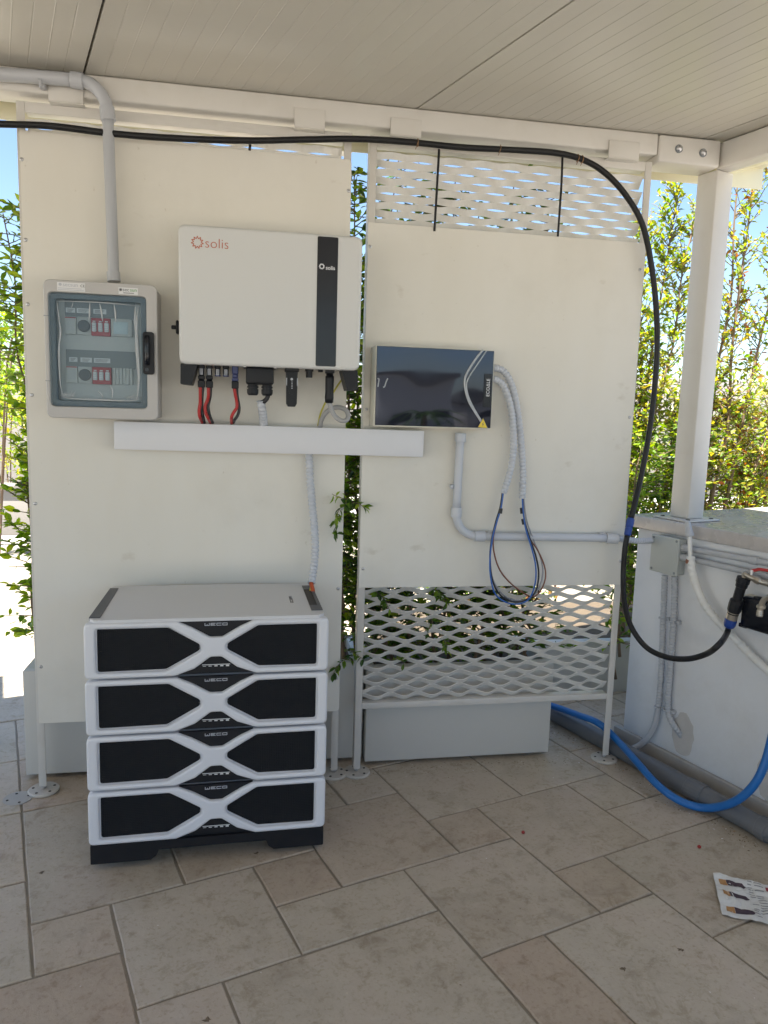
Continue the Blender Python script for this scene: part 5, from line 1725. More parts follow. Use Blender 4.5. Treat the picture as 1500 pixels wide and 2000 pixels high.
# white wrapped hose with a capped riser
wh = thing('wrapped_hose', 'white fabric-wrapped hose sweeping down the counter with rusty top', 'hose', (1.5972,2.4459,0.8521))
wp = [(1.5949,2.4434,0.8602), (1.5965,2.4384,0.8306), (1.6005,2.426,0.791), (1.6075,2.4046,0.7461), (1.6178,2.3729,0.7006), (1.6324,2.328,0.6615), (1.6578,2.2919,0.6245), (1.6832,2.2461,0.588), (1.7063,2.1911,0.5505), (1.7279,2.1245,0.5155), (1.7573,2.0342,0.4661), (1.8006,1.9009,0.3949), (1.8497,1.7497,0.3035), (1.9274,1.6726,0.1835)]
b = MB()
b.tube(wp, 0.0142, 14, 0.004, rfun=lambda t: 1 + 0.09 * math.sin(t * 330) * (0.5 + 0.5 * math.sin(t * 41)) + 0.02 * math.sin(t * 97))
part(b, 'wrapped_tube', M['white_wrap'], wh)
b = MB()
ra, rb_ = Vector((1.5945,2.4445,0.8485)), Vector((1.5897,2.453,0.9369))
b.tube([ra, rb_], 0.0078, 12, 0.01, smooth_path=False)
part(b, 'riser', M['white_wrap'], wh)
b = MB()
b.lathe(ra + Vector((0, 0, -0.016)), rb_, [(0, 0.0148), (0.004, 0.0155), (0.012, 0.0150), (0.016, 0.0125), (0.020, 0.009)], 14)
part(b, 'rusty_collar', M['stain_red'], wh)
b = MB()
tA, tB = Vector((1.5902,2.4514,0.9314)), Vector((1.5833,2.4662,0.9844))
L_ = (tB - tA).length
b.lathe(tA, tB, [(0, 0.0140), (0.002, 0.0155), (L_ * 0.2, 0.0155), (L_ * 0.22, 0.0145), (L_ * 0.75, 0.0110), (L_, 0.0100), (L_ + 0.001, 0.0070), (L_ - 0.008, 0.0065)], 16)
part(b, 'nozzle', M['pvc'], wh)
# check valve and tap
cv_ = thing('check_valve', 'black check valve with blue nut hanging from the red-lever tap', 'valve', (1.6392,2.2197,0.7368))
b = MB()
k0, k1 = Vector((1.6439,2.2051,0.833)), Vector((1.6316,2.2431,0.6471))
D = (k1 - k0).normalized()
LT = (k1 - k0).length
b.lathe(k0, k1, [(0, 0.0215), (0.002, 0.0225), (0.018, 0.0225), (0.020, 0.0205), (0.034, 0.0195), (0.036, 0.0165), (LT * 0.42, 0.0165), (LT * 0.45, 0.0225), (LT * 0.53, 0.0235), (LT * 0.64, 0.0225), (LT * 0.68, 0.0195)], 14)
part(b, 'valve_body', M['black_plastic'], cv_)
b = MB()
b.lathe(k0 + D * LT * 0.67, k1, [(0, 0.0185), (LT * 0.13, 0.0185), (LT * 0.135, 0.0195), (LT * 0.15, 0.0195)], 14, 1)
b.lathe(k0 + D * LT * 0.70, k1, [(0, 0.0188), (LT * 0.02, 0.0188)], 14, 0)
part(b, 'threaded_ring', [M['black_plastic'], M['brass']], cv_)
b = MB()
b.lathe(k0 + D * LT * 0.83, k1, [(0, 0.0190), (0.003, 0.0205), (0.018, 0.0200), (0.028, 0.0165), (0.032, 0.0125)], 14)
part(b, 'blue_nut', M['blue_nut'], cv_)
tap = thing('tap', 'nickel ball tap with red lever above the check valve', 'tap', (1.6512,2.1988,0.8485))
b = MB()
e0 = k0 - D * 0.012
tb = [(1.6936,2.1493,0.8243), (1.6744,2.1599,0.829), (1.656,2.1776,0.8374), (1.6439,2.1988,0.845)]
b.tube(tb + [tuple(e0 + Vector((0, 0, 0.006))), tuple(k0 + D * 0.004)], 0.0098, 12, 0.006)
b.lathe(Vector((1.658,2.1748,0.8362)), Vector((1.6782,2.1546,0.8267)), [(0, 0.0115), (0.006, 0.0135), (0.018, 0.0135), (0.022, 0.0115)], 8)
wp0 = CX @ Vector((0.0, (CX.inverted() @ Vector((1.6936,2.1493,0.8243))).y - 0.04, (CX.inverted() @ Vector((1.6936,2.1493,0.8243))).z - 0.005))
b.tube([tb[0], wp0], 0.0115, 12, 0.01, smooth_path=False)
part(b, 'tap_body', M['brass'], tap)
b = MB()
s0 = Vector((1.6533,2.1828,0.845))
b.cyl(s0, s0 + Vector((0, 0, 0.018)), 0.0062, seg=12)
b.cyl(s0 + Vector((0, 0, 0.012)), s0 + Vector((0, 0, 0.020)), 0.0095, seg=6)
part(b, 'spindle', M['steel'], tap)
b = MB()
l0 = s0 + Vector((0, 0, 0.016))
l1 = Vector((1.6623,2.155,0.8719))
l2 = Vector((1.6878,2.0766,0.8768))
b.tube([l0, l0.lerp(l1, 0.6), l1, l1.lerp(l2, 0.5), l2], 0.0052, 8, 0.006, flat=0.5)
part(b, 'lever', M['lever_red'], tap)
# black outlet box with ivory back and the second tap
ob_ = thing('outlet_box', 'black flap outlet box with ivory back on the counter', 'outlet box', (1.7037,2.1993,0.7232))
o0 = CX.inverted() @ Vector((1.6751,2.2226,0.7678))
o1 = CX.inverted() @ Vector((1.6802,2.2066,0.664))
oz1, oz0 = o0.z + 0.0, o1.z
b = MB()
b.rbox((-0.040, o0.y - 0.150, oz0 + 0.004), (0.0, o0.y + 0.026, oz1 - 0.004), 0.008, X=CX)
part(b, 'back_box', M['ivory'], ob_)
b = MB()
b.rbox((-0.074, o0.y - 0.150, oz0 - 0.006), (-0.0425, o0.y + 0.002, oz1), 0.010, 3, X=CX)
b.rbox((-0.066, o0.y - 0.02, oz0 - 0.009), (-0.040, o0.y + 0.012, oz0 + 0.006), 0.004, X=CX)
b.rbox((-0.068, o0.y - 0.055, oz1 - 0.003), (-0.045, o0.y - 0.035, oz1 + 0.006), 0.003, X=CX)
part(b, 'flap', M['black_gloss'], ob_)
tp2 = thing('tap', 'small nickel tap spout in front of the black outlet box', 'tap', (1.6392,2.1064,0.7495))
b = MB()
sp = [(1.648,2.063,0.8083), (1.6429,2.0789,0.7976), (1.6389,2.0912,0.7843), (1.6367,2.0979,0.7656), (1.6358,2.1006,0.7409), (1.6357,2.101,0.7271)]
b.tube(sp, 0.0090, 12, 0.005)
b.lathe(Vector((1.6367,2.0979,0.7656)), Vector((1.6363,2.0993,0.7447)), [(0, 0.0130), (0.002, 0.0140), (0.008, 0.0140), (0.010, 0.0130)], 12)
b.lathe(Vector((1.6359,2.1005,0.7478)), Vector((1.6358,2.1007,0.7237)), [(0, 0.0095), (0.004, 0.0105), (0.006, 0.0095), (0.010, 0.0105), (0.012, 0.0095), (0.016, 0.0105), (0.020, 0.0095)], 12)
b.tube([sp[0], CX @ Vector((-0.07, (CX.inverted() @ Vector(sp[0])).y - 0.03, (CX.inverted() @ Vector(sp[0])).z + 0.01))], 0.0095, 10, 0.01, smooth_path=False)
part(b, 'tap_body', M['brass'], tp2)

# drain pipe and blue hose on the floor
dp = thing('drain_pipe', 'dark grey drain pipe lying along the foot of the counter', 'pipe', (1.55, 2.4, 0))
pa, pb_ = Vector((1.335, 3.02, 0.037)), Vector((1.690, 1.92, 0.037))
dd = (pb_ - pa)
b = MB()
b.tube([pa - dd * 0.25, pa, pa + dd * 0.5, pb_, pb_ + dd * 0.6], 0.0345, 20, 0.1, smooth_path=False)
part(b, 'pipe', M['pvc_dark'], dp)
for f, ln in ((0.66, 0.07), (0.905, 0.035), (0.985, 0.045), (1.10, 0.09)):
    collar(pa + dd * f, pa + dd * (f + ln / dd.length), 0.0385, M['pvc_dark'], dp)
blue = [(1.2644,3.05,0.0759), (1.3233,2.93,0.0911), (1.3705,2.8,0.1061), (1.3988,2.68,0.1227)] + [(1.4441,2.6228,0.085), (1.4384,2.4479,0.075), (1.4493,2.317,0.05), (1.4875,2.237,0.028), (1.5506,2.1919,0.018), (1.5864,2.1233,0.0594), (1.6146,2.0689,0.1204), (1.6404,2.038,0.1961), (1.6627,2.0341,0.2746), (1.682,2.0394,0.3731), (1.7098,2.0511,0.5066), (1.7334,2.043,0.6035), (1.7959,2.0773,0.6301)]
b = MB()
b.tube(blue, 0.0138, 16, 0.015, rfun=lambda t: 1 + 0.012 * math.sin(t * 140))
single(b, 'blue_hose', M['blue_hose'], 'thick blue hose curving over the grey pipe and up the counter', 'hose')

# ------------------------------------------------------------ leaflet on the floor
lf = thing('leaflet', 'crumpled printed leaflet with bottle pictures lying on the paving', 'leaflet', (1.3943,1.7449,0))
A0, A1, A2, A3 = Vector((1.3727,1.8529,0)), Vector((1.5171,1.7871,0)), Vector((1.3913,1.6227,0)), Vector((1.2867,1.6826,0))
rightv = (A2 - A3).normalized()
upv = Vector((0, 0, 1)).cross(rightv)
WL, HL = 0.225, (A0 - A3).length
def lpt(u, v, off=0.0):
    p = A3 + rightv * (u * WL) + (A0 - A3) * v
    h = 0.004 + 0.010 * abs(noise.noise(Vector((u * 3.1, v * 2.7, 0.4)))) + 0.006 * abs(noise.noise(Vector((u * 8, v * 7, 5)))) + 0.014 * max(0, 0.12 - u) + 0.02 * max(0, v - 0.85) * (1 + math.sin(u * 17))
    edge = 0.004 * noise.noise(Vector((u * 6, v * 6, 9)))
    return p + rightv * edge + Vector((0, 0, h + off))
b = MB()
n1, n2 = 26, 20
b.add([lpt(i / n1, j / n2) for j in range(n2 + 1) for i in range(n1 + 1)], [(j * (n1 + 1) + i, j * (n1 + 1) + i + 1, (j + 1) * (n1 + 1) + i + 1, (j + 1) * (n1 + 1) + i) for j in range(n2) for i in range(n1)], 0, False)
pp = part(b, 'sheet', M['paper'], lf)
def patch(mb, poly, mi):
    # polygon in (u, v) triangulated as a fan on the crumpled sheet
    c = (sum(p[0] for p in poly) / len(poly), sum(p[1] for p in poly) / len(poly))
    pts = []
    for i in range(len(poly)):
        a, d = poly[i], poly[(i + 1) % len(poly)]
        for k in range(5):
            pts.append((a[0] + (d[0] - a[0]) * k / 5, a[1] + (d[1] - a[1]) * k / 5))
    inner = [(c[0] + (p[0] - c[0]) * 0.5, c[1] + (p[1] - c[1]) * 0.5) for p in pts]
    n = len(pts)
    vs = [lpt(*p, 0.0009) for p in pts] + [lpt(*p, 0.0009) for p in inner] + [lpt(*c, 0.0009)]
    mb.add(vs, [(i, (i + 1) % n, n + (i + 1) % n, n + i) for i in range(n)] + [(n + i, n + (i + 1) % n, 2 * n) for i in range(n)], mi)
b = MB()
for (u, v, mi_) in ((0.06, 0.80, 0), (0.06, 0.50, 0), (0.08, 0.14, 0)):
    patch(b, [(u + 0.09, v - 0.035), (u + 0.28, v - 0.03), (u + 0.32, v + 0.03), (u + 0.28, v + 0.09), (u + 0.09, v + 0.10)], 0)
    patch(b, [(u, v - 0.03), (u + 0.088, v - 0.04), (u + 0.088, v + 0.10), (u, v + 0.08)], 2)
patch(b, [(0.62, 0.83), (0.90, 0.78), (0.95, 0.86), (0.90, 0.93), (0.62, 0.92)], 1)
patch(b, [(0.66, 0.20), (0.69, 0.20), (0.73, 0.50), (0.70, 0.50)], 1)
patch(b, [(0.74, 0.20), (0.77, 0.20), (0.81, 0.52), (0.78, 0.52)], 1)
patch(b, [(0.60, 0.08), (0.68, 0.06), (0.68, 0.18), (0.60, 0.18)], 2)
rr = random.Random(3)
for row in range(15):
    v = 0.95 - row * 0.06
    for (ua, ub) in ((0.40, 0.47), (0.48, 0.60)):
        if rr.random() < 0.85:
            e = ua + (ub - ua) * rr.uniform(0.6, 1)
            patch(b, [(ua, v), (e, v), (e, v + 0.018), (ua, v + 0.018)], 3)
for row in range(9):
    v = 0.72 - row * 0.05
    u = 0.86
    patch(b, [(u, v), (u + rr.uniform(0.05, 0.12), v), (u + 0.08, v + 0.018), (u, v + 0.018)], 3)
part(b, 'printing', [M['ink_dark'], M['ink_red'], M['ink_tan'], M['ink_text']], pp, norm=False)

# ------------------------------------------------------------ litter, berries, old foot mark
rl = random.Random(21)
b = MB()
def chip(p, s, mi):
    a = rl.uniform(0, 6.28)
    ca, sa = math.cos(a), math.sin(a)
    l, w = s * rl.uniform(0.7, 1.6), s * rl.uniform(0.25, 0.7)
    h = 0.0008 + s * rl.uniform(0.05, 0.3)
    vs = [(p[0] + ca * x - sa * y_, p[1] + sa * x + ca * y_, z) for x, y_, z in ((-l, 0, 0.0005), (0, -w, h), (l, 0, 0.001), (0, w, h * 0.6), (0, 0, h * 1.4))]
    b.add(vs, [(0, 1, 4), (1, 2, 4), (2, 3, 4), (3, 0, 4)], mi)
for k in range(420):
    t = rl.random()
    q = pa + dd * (t * 1.2 - 0.05)
    off = 0.035 + abs(rl.gauss(0, 0.045))
    chip((q.x - 0.95 * off, q.y - 0.31 * off), rl.uniform(0.0012, 0.0045), rl.choice([0, 0, 0, 0, 1, 2]))
for k in range(160):
    chip((rl.uniform(0.45, 1.3), 2.62 + rl.gauss(0, 0.03)), rl.uniform(0.0012, 0.004), rl.choice([0, 0, 0, 1]))
for k in range(150):
    chip((rl.uniform(-0.9, 1.9), rl.uniform(0.9, 2.6)), rl.uniform(0.0008, 0.0032), rl.choice([0, 0, 0, 0, 1]))
for p in ((0.9185,1.5369,0), (1.0992,1.5796,0), (-0.0877,1.5253,0), (0.023,2.144,0), (-0.5906,2.1274,0)):
    for q in range(4):
        chip((p[0] + rl.uniform(-.004, .004), p[1] + rl.uniform(-.004, .004)), 0.006, 0)
lit = part(b, 'leaf_litter', [M['litter'], M['label_white'], M['ink_tan']], None, norm=False)
tag(lit, None, None, None, 'stuff')
for lab, p in (('red berry on the paving below the tall mesh screen', (0.8832,2.1429,0.006)), ('red berry on the paving between blue hose and leaflet', (1.4185,1.9924,0.006))):
    b = MB()
    b.lathe((p[0], p[1], 0.0), (p[0], p[1], 1), [(0.0, 0.002), (0.0015, 0.0048), (0.004, 0.0062), (0.007, 0.0055), (0.0095, 0.003), (0.0105, 0.0005)], 12, smooth=True)
    single(b, 'berry', M['berry'], lab, 'berry', 'red berries on the floor')
hp0 = (-0.7792,2.5698,0)
b = MB()
b.lathe((hp0[0], hp0[1], 0), (hp0[0], hp0[1], 1), [(-0.004, 0.047), (0.0012, 0.047), (0.0016, 0.045), (0.0012, 0.044), (0.0013, 0.002)], 28)
for k in range(4):
    a = 0.4 + k * math.pi / 2
    b.cyl((hp0[0] + 0.033 * math.cos(a), hp0[1] + 0.033 * math.sin(a), 0.0010), (hp0[0] + 0.033 * math.cos(a), hp0[1] + 0.033 * math.sin(a), 0.0022), 0.0045, seg=8, mi=1)
part(b, 'filled_hole', [M['skirt'], M['roof_dark']], floor)

# ------------------------------------------------------------ plants
def leaf_variant(l, w, curl, fold):
    vs = [(0, 0, 0)]
    for t, ww in ((0.30, 0.85), (0.62, 0.95)):
        z = -curl * t * t
        vs += [(t * l, -w / 2 * ww, z + fold), (t * l, 0, z), (t * l, w / 2 * ww, z + fold)]
    vs.append((l, 0, -curl))
    fs = [(0, 1, 2), (0, 2, 3), (1, 4, 5, 2), (2, 5, 6, 3), (4, 7, 5), (5, 7, 6)]
    return [Vector(v) for v in vs], fs
def plant(name, label, cat, mats, stems, n_twig, twig_len, leaf_len, seed, spread=0.5, up=0.5, n_obj=0, keep=None, group=None, tstart=0.15, trunk_r=0.008,
          gap=0.022, twig_r=0.0022, ratio=0.46, xpref=None):
    rg = random.Random(seed)
    base = stems[0][0]
    t = thing(name, label, cat, base, group)
    tb_, tw = MB(), MB()
    for st_ in stems:
        tb_.tube(st_, trunk_r, 8, 0.05, rfun=lambda q: 1 - 0.75 * q)
    part(tb_, 'trunk', M['bark'], t, norm=False)
    variants = [leaf_variant(leaf_len, leaf_len * ratio * f, leaf_len * c, leaf_len * 0.09) for f, c in ((1, 0.12), (0.85, 0.22), (1.1, 0.02))]
    leaves = []
    for k in range(n_twig):
        st_ = rg.choice(stems)
        q = tstart + (1 - tstart) * rg.random() ** 0.85
        ii = q * (len(st_) - 1)
        i = min(int(ii), len(st_) - 2)
        p = Vector(st_[i]).lerp(Vector(st_[i + 1]), ii - i)
        a = rg.uniform(0, 2 * math.pi)
        d = Vector((math.cos(a) * spread, math.sin(a) * spread, up + rg.uniform(-0.35, 0.35))).normalized()
        L_ = twig_len * rg.uniform(0.45, 1.15) * (1.0 - 0.35 * q)
        drop = rg.uniform(-0.15, 0.35)
        pts = [p]
        for s_ in (0.33, 0.66, 1.0):
            pts.append(p + d * L_ * s_ + Vector((rg.uniform(-1, 1), rg.uniform(-1, 1), -drop * s_ * 1.2)) * L_ * 0.12)
        if keep and not keep(pts[-1]):
            continue
        tw.tube(pts, twig_r, 4, L_ / 4, cap=False, smooth_path=False, rfun=lambda q_: 1 - 0.6 * q_)
        m = max(3, int(L_ / gap))
        for j in range(m):
            f = 0.15 + 0.85 * (j + rg.random() * 0.6) / m
            f = min(f, 1.0)
            ii2 = f * 3
            i2 = min(int(ii2), 2)
            lp_ = pts[i2].lerp(pts[i2 + 1], ii2 - i2)
            az = rg.uniform(0, 2 * math.pi)
            ld = (d * 0.7 + Vector((math.cos(az), math.sin(az), rg.uniform(-0.5, 0.5))) * 0.9).normalized()
            if keep and not keep(lp_ + ld * leaf_len):
                continue
            sc_ = rg.uniform(0.6, 1.15) * (1.0 if f < 0.85 else 0.8)
            xq = ld.to_track_quat('X', 'Z')
            xq = xq @ Quaternion((1, 0, 0), rg.gauss(0, 0.7))
            leaves.append((Matrix.LocRotScale(lp_, xq, Vector((sc_, sc_, sc_))), rg.randrange(3), rg.choice(range(len(mats)))))
    part(tw, 'branch', M['twig'], t, norm=False)
    if n_obj and xpref:
        leaves.sort(key=lambda L__: xpref(L__[0].translation))
    lme = {}
    for (mt, vi, mi) in leaves[:n_obj]:
        if (vi, mi) not in lme:
            me = bpy.data.meshes.new('leaf')
            me.from_pydata(variants[vi][0], [], variants[vi][1])
            me.materials.append(mats[mi])
            lme[(vi, mi)] = me
        inst('leaf', lme[(vi, mi)], t, mt)
    fo = MB()
    for (mt, vi, mi) in leaves[n_obj:]:
        fo.add([mt @ v for v in variants[vi][0]], variants[vi][1], mi, False)
    if fo.v:
        part(fo, 'foliage', mats, t, norm=False, kind='stuff')
    return t
def wob(pts, rg, a=0.02):
    return [Vector(p) + Vector((rg.uniform(-a, a), rg.uniform(-a, a), 0)) for p in pts]
rp_ = random.Random(5)
def stem(x, y, z0, z1, dx=0.0, dy=0.0, n=7, a=0.025):
    return wob([(x + dx * k / n, y + dy * k / n, z0 + (z1 - z0) * k / n) for k in range(n + 1)], rp_, a)
behind = lambda p: p.y > 2.66 and p.z < 2.26
# left shrub seen past the board's left edge
plant('shrub', 'leafy green shrub showing past the left edge of the tall board', 'shrub', [M['leaf_mid'], M['leaf_lime'], M['leaf_mid'], M['leaf_lime']],
      [stem(-0.72, 2.88, 0.36, 2.02, -0.06), stem(-0.66, 2.92, 0.36, 1.85, -0.12), stem(-0.60, 2.90, 0.36, 1.3, -0.10), stem(-0.74, 2.86, 0.36, 1.05, 0.0), stem(-0.76, 2.90, 0.36, 2.0, -0.08)], 470, 0.20, 0.048, 31,
      spread=0.7, up=0.3, n_obj=260, keep=lambda p: p.y > 2.70 and p.z < 2.12 and p.x > -1.02 + 0.16 * (1.08 < p.z < 1.28), xpref=lambda p: p.x, group='shrubs growing in the planters')
# creeper in the gap between the boards
def gapkeep(p):
    return (p.y > 2.655 or (0.33 < p.x < 0.385 and p.y > 2.56)) and p.z < 2.25
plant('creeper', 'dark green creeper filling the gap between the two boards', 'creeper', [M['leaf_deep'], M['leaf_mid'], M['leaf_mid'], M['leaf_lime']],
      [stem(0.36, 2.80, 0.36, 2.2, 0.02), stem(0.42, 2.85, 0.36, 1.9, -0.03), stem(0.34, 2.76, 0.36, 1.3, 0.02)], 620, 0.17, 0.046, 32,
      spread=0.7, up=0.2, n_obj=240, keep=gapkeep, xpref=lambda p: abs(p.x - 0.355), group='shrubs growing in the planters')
# sprigs pushed forward through the gap and the mesh
def sprig(label, pts, seed, n, ll=0.046, mats=None):
    rg = random.Random(seed)
    t = thing('sprig', label, 'sprig', pts[0], 'leafy sprigs poking through the screens')
    b = MB()
    b.tube(pts, 0.0019, 5, 0.012, rfun=lambda q: 1 - 0.5 * q)
    part(b, 'twig', M['twig'], t, norm=False)
    P = [Vector(p) for p in pts]
    var = [leaf_variant(ll, ll * 0.48, ll * c, ll * 0.09) for c in (0.10, 0.25)]
    mats = mats or [M['leaf_mid'], M['leaf_deep']]
    lme = {}
    for k in range(n):
        f = 0.12 + 0.88 * (k + 0.5) / n
        ii = f * (len(P) - 1)
        i = min(int(ii), len(P) - 2)
        p = P[i].lerp(P[i + 1], ii - i)
        d = (P[i + 1] - P[i]).normalized()
        az = rg.uniform(0, 6.28)
        ld = (d * 0.5 + Vector((math.cos(az), -0.35, math.sin(az) - 0.15)) * 0.9).normalized()
        s_ = rg.uniform(0.6, 1.1)
        xq = ld.to_track_quat('X', 'Z') @ Quaternion((1, 0, 0), rg.gauss(0, 0.6))
        vi, mi = rg.randrange(2), rg.randrange(len(mats))
        if (vi, mi) not in lme:
            me = bpy.data.meshes.new('leaf')
            me.from_pydata(var[vi][0], [], var[vi][1])
            me.materials.append(mats[mi])
            lme[(vi, mi)] = me
        inst('leaf', lme[(vi, mi)], t, Matrix.LocRotScale(p, xq, Vector((s_, s_, s_))))
    return t
sprig('drooping sprig over the tall board edge, level with the conduit bend', [(0.3906,2.68,1.0129), (0.3512,2.6,1.032), (0.3225,2.56,1.0277), (0.3015,2.56,1.0004), (0.2933,2.56,0.9642), (0.2998,2.56,0.9096)], 41, 28, 0.036)
sprig('upper pale sprig over the tall board edge, just above the drooping one', [(0.3778,2.66,1.0342), (0.3405,2.59,1.0422), (0.304,2.56,1.0509), (0.2787,2.56,1.0633)], 42, 7, 0.036, [M['leaf_lime'], M['leaf_mid']])
sprig('sprig spilling over the left edge of the shorter board', [(0.3554,2.7,1.0101), (0.3678,2.6,1.0284), (0.3819,2.57,1.025), (0.4006,2.57,1.0106)], 43, 11, 0.036)
sprig('low sprig by the top battery module over the board edge', [(0.389,2.7,0.4111), (0.3405,2.6,0.4469), (0.3147,2.57,0.4388), (0.2968,2.57,0.4048)], 44, 15, 0.034)
sprig('sprig in the gap beside the lattice post, level with the battery', [(0.3586,2.7,0.4523), (0.3739,2.6,0.475), (0.3997,2.58,0.4616), (0.4131,2.58,0.4554)], 45, 12, 0.036)
sprig('left sprig hanging through the lower mesh, below the board edge', [(0.4471,2.68,0.6945), (0.4644,2.61,0.6921), (0.4823,2.58,0.6765), (0.4985,2.58,0.6419)], 46, 22, 0.034)
sprig('right sprig hanging through the lower mesh, near the wire loop', [(0.6641,2.68,0.6817), (0.6797,2.61,0.7046), (0.6922,2.58,0.6867), (0.7187,2.58,0.6573)], 47, 26, 0.034)
sprig('mid sprig through the mesh under the right hanging sprig', [(0.674,2.68,0.5815), (0.6709,2.61,0.5816), (0.6531,2.59,0.5624), (0.6481,2.59,0.5391)], 48, 8, 0.032)
sprig('lower sprig through the mesh, above the grey planter face', [(0.7257,2.68,0.4994), (0.7192,2.61,0.5074), (0.7222,2.59,0.4979), (0.7193,2.59,0.4743)], 49, 10, 0.034)
sprig('small sprig low in the mesh at its left end', [(0.5138,2.68,0.4242), (0.5258,2.61,0.4377), (0.5446,2.59,0.4538), (0.5649,2.59,0.4237)], 50, 8, 0.030)
# shrub behind the right screen, and its neighbour
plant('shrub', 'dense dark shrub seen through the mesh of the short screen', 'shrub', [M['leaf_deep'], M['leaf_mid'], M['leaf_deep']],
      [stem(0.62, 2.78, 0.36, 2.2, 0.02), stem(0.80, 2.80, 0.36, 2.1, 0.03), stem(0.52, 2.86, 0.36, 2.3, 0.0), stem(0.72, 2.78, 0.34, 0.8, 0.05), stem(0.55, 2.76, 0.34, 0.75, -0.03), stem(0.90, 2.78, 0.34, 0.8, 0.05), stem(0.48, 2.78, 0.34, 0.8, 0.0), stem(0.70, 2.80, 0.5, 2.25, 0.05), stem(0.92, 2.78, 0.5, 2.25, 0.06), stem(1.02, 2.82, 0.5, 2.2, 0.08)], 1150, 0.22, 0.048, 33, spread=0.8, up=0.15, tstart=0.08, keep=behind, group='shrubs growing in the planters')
plant('shrub', 'thin shrub with bare twigs behind the right part of the mesh', 'shrub', [M['leaf_mid'], M['leaf_deep']],
      [stem(1.02, 2.84, 0.36, 1.9, 0.03), stem(1.10, 2.86, 0.36, 1.5, 0.05), stem(1.00, 2.78, 0.34, 0.85, 0.03), stem(1.12, 2.80, 0.34, 0.8, 0.03), stem(0.94, 2.8, 0.34, 0.75, 0.0)], 210, 0.20, 0.044, 34, tstart=0.08, spread=0.8, up=0.25, keep=behind, group='shrubs growing in the planters')
# small-leaved trees behind the counter
anyk = lambda p: p.y > 2.82
plant('ornamental_tree', 'golden-green slender tree between the board and the pergola post', 'tree', [M['leaf_gold'], M['leaf_mid'], M['leaf_gold'], M['leaf_lime']],
      [stem(1.86, 3.42, 0.2, 2.42, 0.14), stem(1.90, 3.46, 0.2, 2.30, -0.02), stem(1.84, 3.40, 0.2, 2.35, 0.24), stem(1.88, 3.44, 0.2, 1.7, -0.06), stem(1.9, 3.40, 0.2, 1.5, 0.2)], 640, 0.24, 0.037, 35,
      spread=0.55, up=0.75, keep=lambda p: p.y > 2.95 and p.x > 1.62, tstart=0.3, trunk_r=0.011, gap=0.017, twig_r=0.0026, group='ornamental trees behind the counter')
plant('ornamental_tree', 'taller airy golden tree right of the pergola post', 'tree', [M['leaf_gold'], M['leaf_gold'], M['leaf_mid'], M['leaf_gold'], M['leaf_lime'], M['leaf_mid'], M['leaf_gold'], M['leaf_red']],
      [stem(2.34, 3.50, 0.2, 2.85, 0.14), stem(2.38, 3.55, 0.2, 2.7, 0.02), stem(2.36, 3.52, 0.2, 2.5, 0.34), stem(2.4, 3.5, 0.2, 1.9, 0.4), stem(2.36, 3.5, 0.2, 1.6, -0.05), stem(2.44, 3.5, 0.2, 1.5, 0.35)], 520, 0.30, 0.038, 36,
      spread=0.6, up=0.7, keep=lambda p: p.y > 3.0, tstart=0.3, trunk_r=0.012, gap=0.020, twig_r=0.0028, group='ornamental trees behind the counter')
# lower bushes behind the counter
plant('bush', 'dense green bush at the far corner of the counter', 'bush', [M['leaf_mid'], M['leaf_deep'], M['leaf_lime']],
      [stem(1.80, 3.25, 0.2, 1.25, 0.0), stem(1.92, 3.3, 0.2, 1.2, 0.05), stem(1.74, 3.2, 0.1, 1.0, 0.0), stem(2.05, 3.3, 0.2, 1.3, 0.0)], 330, 0.24, 0.044, 37, spread=0.8, up=0.3, keep=lambda p: p.y > 2.95 and p.x > 1.60, gap=0.02, group='bushes beyond the counter')
plant('bush', 'mixed green and reddish bush behind the stone counter top', 'bush', [M['leaf_mid'], M['leaf_gold'], M['leaf_lime'], M['leaf_mid'], M['leaf_gold'], M['leaf_red']],
      [stem(2.45, 3.62, 0.2, 1.45, 0.0), stem(2.62, 3.66, 0.2, 1.4, 0.05), stem(2.8, 3.6, 0.2, 1.25, 0.0), stem(2.3, 3.6, 0.2, 1.3, 0.0)], 380, 0.28, 0.046, 38, spread=0.8, up=0.3, keep=anyk, gap=0.02, group='bushes beyond the counter')

